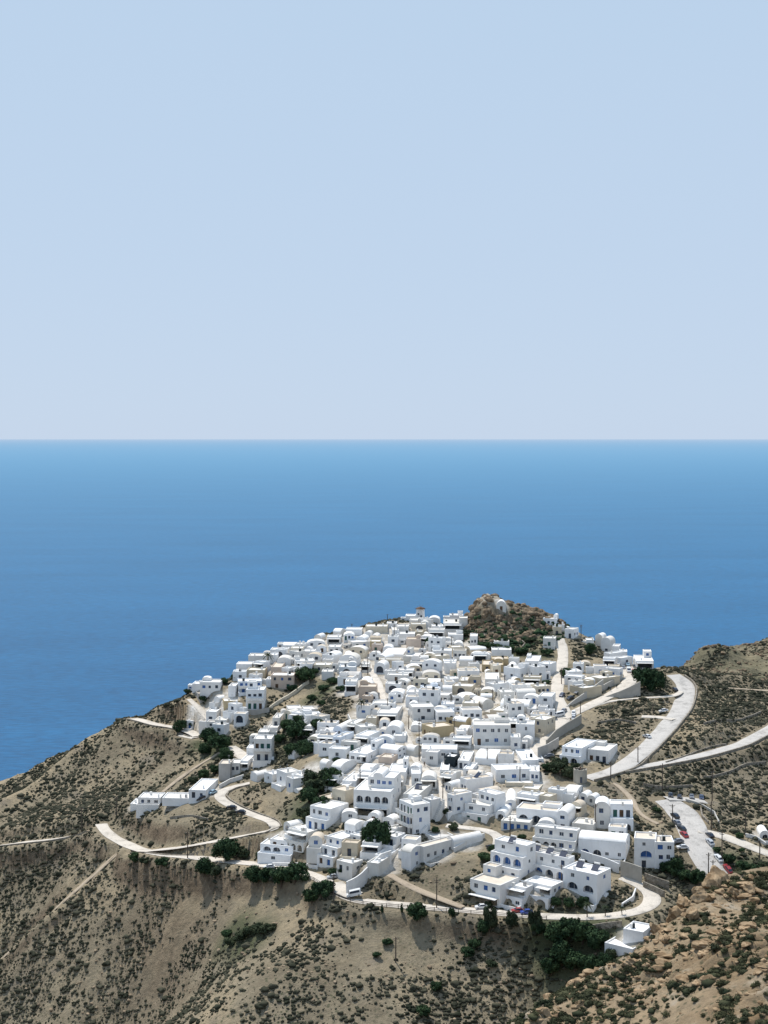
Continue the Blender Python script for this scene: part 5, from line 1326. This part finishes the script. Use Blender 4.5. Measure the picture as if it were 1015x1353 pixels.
def make_car(kind):
    root = empty('parked_car' if kind != 'van' else 'parked_van', (0, 0, -50))
    L, Wd = (4.2, 1.72) if kind == 'car' else (5.2, 1.95)
    if kind == 'car': low = [(-2.1, .3), (-2.12, .75), (-1.9, .88), (-1.1, .95), (1.75, .98), (2.05, .9), (2.1, .35)]; top = [(-1.15, .94), (-.45, 1.42), (1.0, 1.44), (1.75, .97)]; inset = .18
    else: low = [(-2.6, .35), (-2.62, .85), (-2.4, 1.1), (-1.9, 1.2), (2.55, 1.2), (2.6, .4)]; top = [(-1.95, 1.19), (-1.3, 2.05), (2.4, 2.1), (2.56, 1.19)]; inset = .1
    mb = MB(); n_ = len(low)
    for sgn in (-1, 1): mb.quad(*[(x_, sgn*Wd/2, z_) for x_, z_ in (low if sgn < 0 else low[::-1])])
    for i in range(n_):
        a, b = low[i], low[(i+1) % n_]; mb.quad((a[0], -Wd/2, a[1]), (a[0], Wd/2, a[1]), (b[0], Wd/2, b[1]), (b[0], -Wd/2, b[1]))
    yt = Wd/2-inset; ym = Wd/2-.04
    Tp = [(top[0][0], ym, top[0][1]), (top[1][0], yt, top[1][1]), (top[2][0], yt, top[2][1]), (top[3][0], ym, top[3][1])]
    mb.quad(*[(p[0], -p[1], p[2]) for p in Tp]); mb.quad(*Tp[::-1])
    for i in range(3):
        a, b = Tp[i], Tp[i+1]; mb.quad((a[0], -a[1], a[2]), (a[0], a[1], a[2]), (b[0], b[1], b[2]), (b[0], -b[1], b[2]))
    body = mb.out('body', paint('white', CC['white']), root); body.material_slots[0].link = 'OBJECT'; body.material_slots[0].material = paint('white', CC['white'])
    def q(name, pts): m_ = MB(); m_.quad(*pts); return m_.out(name, 'glass', root)
    def lerp(a, b, t): return tuple(a[i]+(b[i]-a[i])*t for i in range(3))
    def glass(name, p0, p1, p2, p3, nrm_):
        c = [(p0[i]+p1[i]+p2[i]+p3[i])/4 for i in range(3)]
        return q(name, [tuple(c[i]+(p[i]-c[i])*.86+nrm_[i]*.015 for i in range(3)) for p in (p0, p1, p2, p3)])
    m2 = lambda p: (p[0], -p[1], p[2])
    glass('windscreen', m2(Tp[0]), Tp[0], Tp[1], m2(Tp[1]), (-1, 0, 1)); glass('rear_window', Tp[3], m2(Tp[3]), m2(Tp[2]), Tp[2], (1, 0, 1))
    for sg in (-1, 1):
        P_ = [(p[0], p[1]*sg, p[2]) for p in Tp]
        if kind == 'van': P_ = [lerp(P_[0], P_[1], .1), P_[1], lerp(P_[1], P_[2], .95), lerp(P_[0], P_[3], .95)]; P_[2] = (P_[2][0], P_[2][1], P_[1][2]-.05)
        glass('side_window', P_[0], P_[3], P_[2], P_[1], (0, sg, 0))
    for sx in (-L*.31, L*.31):
        for sy in (-1, 1):
            mb = MB(); mb.cyl((sx, sy*(Wd/2-.2), .32), (sx, sy*(Wd/2+.02), .32), .32, .32, 14); wh = mb.out('wheel', 'tyre', root)
            mb = MB(); mb.cyl((sx, sy*(Wd/2+.021), .32), (sx, sy*(Wd/2+.03), .32), .19, .19, 10); mb.out('rim', 'metal', wh)
    for sy in (-.62, .62):
        mb = MB(); mb.box(-L/2-.04, sy-.17, .58, -L/2+.02, sy+.17, .75); mb.out('headlight', 'lamp', root)
    return root
car0, van0 = make_car('car'), make_car('van'); cu = set()
CARS = [(468,1187,8,'white','van','white minibus parked in front of the curving white wall'),
 (684,1208,10,'red','car','dark red car under the awning trees by the lower hotel'),(696,1210,10,'blue','car','bright blue car parked beside the lower hotel'),(636,1203,10,'white','car','white car under the awning of the roadside garage'),
 (886,1055,78,'black','car','leftmost of the four cars on the gravel strip above the lower road'),(898,1057,76,'black','car','black car, second of four on the gravel strip'),(914,1057,80,'grey','car','grey car, third of four on the gravel strip'),(927,1058,78,'dark blue','car','rightmost of the four cars on the gravel strip'),
 (892,1082,-70,'black','car','black car highest on the left kerb of the lower road'),(894,1091,-70,'grey','car','grey car second on the left kerb of the lower road'),(901,1099,-72,'black','car','black car third on the left kerb of the lower road'),(904,1107,-74,'red','car','reddish car fourth on the left kerb of the lower road'),(902,1124,8,'white','car','white car parked across the forecourt by the cream roof'),(896,1116,10,'grey','car','grey car behind the white car on the forecourt'),
 (938,1108,-75,'black','car','black car highest on the right kerb of the lower road'),(938,1117,-75,'silver','car','silver car second on the right kerb of the lower road'),(949,1138,-72,'white','car','white car third on the right kerb of the lower road'),(961,1152,-68,'red','car','red car lowest on the right kerb above the boulder'),
 (855,977,-60,'white','car','lone white car halfway down the main road'),(877,943,5,'white','car','white car on the lay-by left of the main road'),(892,915,-80,'black','car','dark car below the rock corner on the main road'),
 (739,949,20,'white','van','white van parked on the village lane'),(745,943,60,'grey','car','grey car just behind the white van on the lane'),(758,946,80,'white','car','white car above the curved retaining wall'),(758,952,80,'silver','car','silver car nearest the curved retaining wall'),(754,926,40,'black','car','dark car at the narrow end of the wedge wall'),(764,919,40,'grey','car','grey car below the low shop with the awning'),(743,922,60,'dark blue','car','dark car under the hedge beside the stepped village lane'),(725,944,20,'silver','car','silver car beside the cube houses left of the lane'),
 (813,884,20,'dark blue','car','leftmost dark blue car in the cliff-top car park'),(818,881,70,'silver','car','silver car at the back of the cliff-top car park'),(824,886,75,'grey','car','grey car in the middle of the cliff-top car park'),(830,882,80,'pale blue','car','pale blue car at the back of the cliff-top car park'),(831,890,85,'white','van','white van in the cliff-top car park'),(838,893,85,'red','van','red van at the right end of the cliff-top car park'),(839,884,85,'black','car','black car behind the red van'),
 (804,889,10,'silver','car','silver car on the terrace left of the car park'),(848,898,80,'grey','car','grey car at the cliff edge by the big green tree'),
 (306,1071,-12,'black','car','upper of two black cars on the hillside road'),(318,1077,-14,'black','car','lower of two black cars on the hillside road'),(267,1058,0,'black','car','black car in front of the low white house at the bend'),(281,1051,50,'pale blue','car','pale blue car beside the low white house at the bend'),
 (649,1124,-50,'black','car','black car at the lower end of the hotel lane'),(726,1003,0,'grey','car','grey car at the foot of the plain white house block'),(440,1163,10,'silver','car','silver car beside the trees at the turning space'),(356,1150,5,'white','car','white car under the trees on the front road')]
for px, py, hd_, c, kind, lab in CARS:
    p = car0 if kind == 'car' else van0; o = p if kind not in cu else copy_tree(p); cu.add(kind)
    x, y, z = hit(px, py); o.location = (x, y, float(ground_r(x, y))+.18); o.scale = (.74, .76, .8); a = math.radians(hd_); o.rotation_euler = (0, 0, a)
    # stand level on the four wheels of the ground below
    dx = 1.3; gz = lambda ax, ay: float(ground_r(x+ax, y+ay)); pitch = math.atan2(gz(dx*math.cos(a), dx*math.sin(a))-gz(-dx*math.cos(a), -dx*math.sin(a)), 2*dx)
    o.rotation_euler = (0, -pitch, a)
    for ch in o.children:
        if ch.name.startswith('body'): ch.material_slots[0].link = 'OBJECT'; ch.material_slots[0].material = paint(c, CC[c])
    tag(o, lab, 'van' if kind == 'van' else 'car', 'cars parked along the roads')

# ------------------------------------------------------------------ poles
def make_pole():
    root = empty('utility_pole', (0, 0, -50)); mb = MB(); mb.cyl((0, 0, -1.2/8), (0, 0, 1), .017, .012, 8); p = mb.out('post', 'pole', root)
    mb = MB(); mb.box(-.08, -.008, .925, .08, .008, .94); mb.box(-.05, -.008, .865, .05, .008, .88); c_ = mb.out('crossarm', 'pole', root)
    for q in (-.07, 0, .07):
        mb = MB(); mb.cyl((q, 0, .94), (q, 0, .965), .006, .004, 6); mb.out('insulator', 'metal', c_)
    return root
pole0 = make_pole(); first = True; POLES = []
PO = [(108,1100,32),(154,1082,28),(248,1136,36),(441,1194,38),(577,1202,40),(523,1274,34),(554,1008,58),(600,984,34),(585,1066,38),(644,1012,22),(547,908,20),(583,908,20),(596,936,18),(667,915,22),(651,936,24),(486,893,22),(597,862,20),(521,848,22),(599,814,11),(768,850,24),(748,840,15),(742,906,22),(767,948,20),(687,1036,22),(476,1040,28),(674,1112,32),(787,1098,34),(875,1052,42),(863,946,15),(843,1012,24),(807,1032,24),(941,1060,40),(940,1096,36),(936,1160,32),(942,1162,24),(954,1142,44),(985,1106,34),(1003,1074,28),(889,1092,28),(1004,1138,26),(512,942,18),(909,895,12),(395,858,10),(334,888,11),(512,820,8),(465,832,8),(478,896,18),(540,965,18),(497,878,18),(946,972,18),(742,1165,22)]
for px, py, hp in PO:
    o = pole0 if first else copy_tree(pole0); first = False; x, y, z = hit(px, py); Hm = hp/F*y; o.location = (x, y, float(ground_r(x, y))); o.scale = (10, 10, Hm); o.rotation_euler = (rt.uniform(-.015, .015), rt.uniform(-.015, .015), rt.uniform(-.6, .9))
    POLES.append((o, px, py-hp/2, Hm))

# ------------------------------------------------------------------ people (a few pixels tall)
def person(px, py, mat, lab, ph):
    x, y, z = hit(px, py); me = bpy.data.meshes.new('person')
    J = [(0,0,.95),(0,0,1.2),(0,0,1.45),(0,0,1.53),(0,-.02,1.66),(0,-.01,1.74),(.19,0,1.42),(.26,-.05,1.15),(.25,-.2,.92),(-.19,0,1.42),(-.26,.04,1.15),(-.25,.12,.9),(.1,0,.9),(.11,-.12*ph,.5),(.11,.02*ph,.06),(.11,-.13,.03),(-.1,0,.9),(-.11,.12*ph,.5),(-.11,.25*ph,.08),(-.11,.12,.03)]
    E = [(0,1),(1,2),(2,3),(3,4),(4,5),(2,6),(6,7),(7,8),(2,9),(9,10),(10,11),(0,12),(12,13),(13,14),(14,15),(0,16),(16,17),(17,18),(18,19)]
    R_ = [.15,.14,.15,.06,.1,.08,.07,.05,.035,.07,.05,.035,.1,.07,.045,.04,.1,.07,.045,.04]
    me.from_pydata(J, E, []); o = bpy.data.objects.new('person', me); col.objects.link(o); me.materials.append(MT[mat])
    md = o.modifiers.new('skin', 'SKIN'); me.skin_vertices.new() if not me.skin_vertices else None
    for i, r_ in enumerate(R_): me.skin_vertices[0].data[i].radius = (r_, r_*.8)
    me.skin_vertices[0].data[0].use_root = True; ss = o.modifiers.new('sub', 'SUBSURF'); ss.levels = 1; ss.render_levels = 1
    o.location = (x, y, float(ground_r(x, y))+.15); o.rotation_euler = (0, 0, ph); tag(o, lab, 'person', 'people out walking')
person(807, 916, 'glass', 'left of two people walking along the upper road, in dark clothes', 1.0)
person(815, 912, 'k', 'right of two people walking along the upper road, in dark clothes', .8)
person(561, 1016, 'wood', 'person in brown walking on the stepped lane by the utility pole', .9)

# ------------------------------------------------------------------ labels
LM = [((556,812),'the round windmill'),((665,805),'the chapel on the castle rock'),((800,850),'the two-vault church'),((580,968),'the ochre public hall'),((684,935),'the long whitewashed chapel'),((597,1008),'the dark timber pavilion'),
 ((768,1029),'the round stone tower'),((497,1058),'the arcaded guesthouse'),((478,935),'the tall village palm'),((650,972),'the large plain house'),((428,1030),'the big tree cluster'),((486,915),'the pinkish lane house'),
 ((547,852),'the pinkish-brown cube'),((373,900),'the pinkish-grey ridge house'),((347,990),'the isolated balcony house'),((422,845),'the small skyline chapel'),((305,935),'the plain ochre box house'),((860,880),'the clifftop cafe'),((700,1180),'the lower hotel'),((468,1183),'the white minibus'),((554,980),'the tallest lane pole'),((498,860),'the small ochre house')]
ORD = ['closest','second closest','third closest','fourth closest','fifth closest','sixth closest','seventh closest','eighth closest','ninth closest','tenth closest']
def relate(items, extra=None):
    """items: (obj, phrase, px, py) -> unique label: phrase + rank of distance to a landmark among things of the same phrase"""
    by = {}
    for it in items: by.setdefault(it[1], []).append(it)
    used_l = set()
    for phx, L in by.items():
        taken = set()
        for it in L:
            best = None
            for li, ((lx, ly), ln_) in enumerate(LM):
                dd = sorted((math.hypot(q[2]-lx, (q[3]-ly)*1.2), id(q[0])) for q in L)
                rank = [b_ for _, b_ in dd].index(id(it[0])); d_ = math.hypot(it[2]-lx, (it[3]-ly)*1.2)
                score = rank*22+d_*.35
                if (rank, li) not in taken and (best is None or score < best[0]): best = (score, rank, li)
            _, rank, li = best; taken.add((rank, li)); ln_ = LM[li][1]
            rk_ = ORD[rank] if rank < 10 else 'number %d in distance' % (rank+1)
            it[0]['label'] = '%s, %s%s to %s' % (phx, '', rk_ if len(L) > 1 else 'standing close', ln_) if len(L) > 1 or math.hypot(it[2]-LM[li][0][0], it[3]-LM[li][0][1]) < 130 else phx+', the only one of its kind in view'
items = []
for hd in placed:
    o = hd['ob']; x_, y_, z_ = hd['o']; px, py = proj(x_, y_, z_+hd['h']/2)
    o['category'] = 'house'; o['group'] = 'houses of the hilltop village'
    if hd['lab']:
        o['label'] = hd['lab']
        if 'chapel' in hd['lab'] or 'church' in hd['lab']: o['category'] = 'chapel'
        if 'hotel' in hd['lab'] or 'apartment' in hd['lab']: o['category'] = 'hotel block'
        continue
    colr = {'w': 'white', 'h': 'white', 'b': 'bluish white', 'c': 'cream', 'o': 'ochre', 'p': 'pinkish beige', 'g': 'grey', 'k': 'dark'}[hd['t']]
    area = hd['w']*hd['h']; size = 'small' if area < 17 else 'large' if area > 42 else 'mid-sized'
    rf = {'F': 'flat-roofed', 'V': 'barrel-vaulted', 'L': 'long-vaulted'}[hd['roof']]
    fac = hd['fac'].replace('S', '').replace('B', '').replace('U', '').replace('T', ''); ft = ''
    if 'N' in fac: ft = ' with shaded veranda'
    elif 'A' in fac: ft = ' with arches'
    elif '/' in fac: ft = ' with stacked windows'
    elif 'D' in fac and 'W' in fac: ft = ' with door and window'
    elif 'D' in fac: ft = ' with plain door'
    elif 'W' in fac: ft = ' with small windows'
    else: ft = ' with blank front'
    rc_ = ' cream-topped' if hd['rc'] == 'roofc' and hd['t'] == 'w' else ''
    items.append((o, '%s %s%s %s house%s' % (size, colr, rc_, rf, ft), px, py))
relate(items)
items = []
for o, kind, px, py, hm in TREES:
    a = {'dark': 'dark green', 'olive': 'grey-green', 'palm': 'feathery', 'cypress': 'narrow dark'}[kind]
    b_ = {'dark': 'tree', 'olive': 'tree', 'palm': 'palm tree', 'cypress': 'cypress'}[kind]
    sz_ = 'tall' if hm > 5 else 'mid-height' if hm > 2.6 else 'low'
    if hm <= 2.6 and b_ == 'tree': b_ = 'bush'; o.name = 'bush'
    items.append((o, '%s %s %s' % (sz_, a, b_), px, py)); o['group'] = 'trees and bushes around the village'
relate(items)
items = []
for o, px, py, hm in POLES:
    items.append((o, '%s wooden utility pole with crossarm' % ('tall' if hm > 8.5 else 'short' if hm < 5.5 else 'mid-height'), px, py)); o['category'] = 'pole'; o['group'] = 'utility poles'
relate(items)
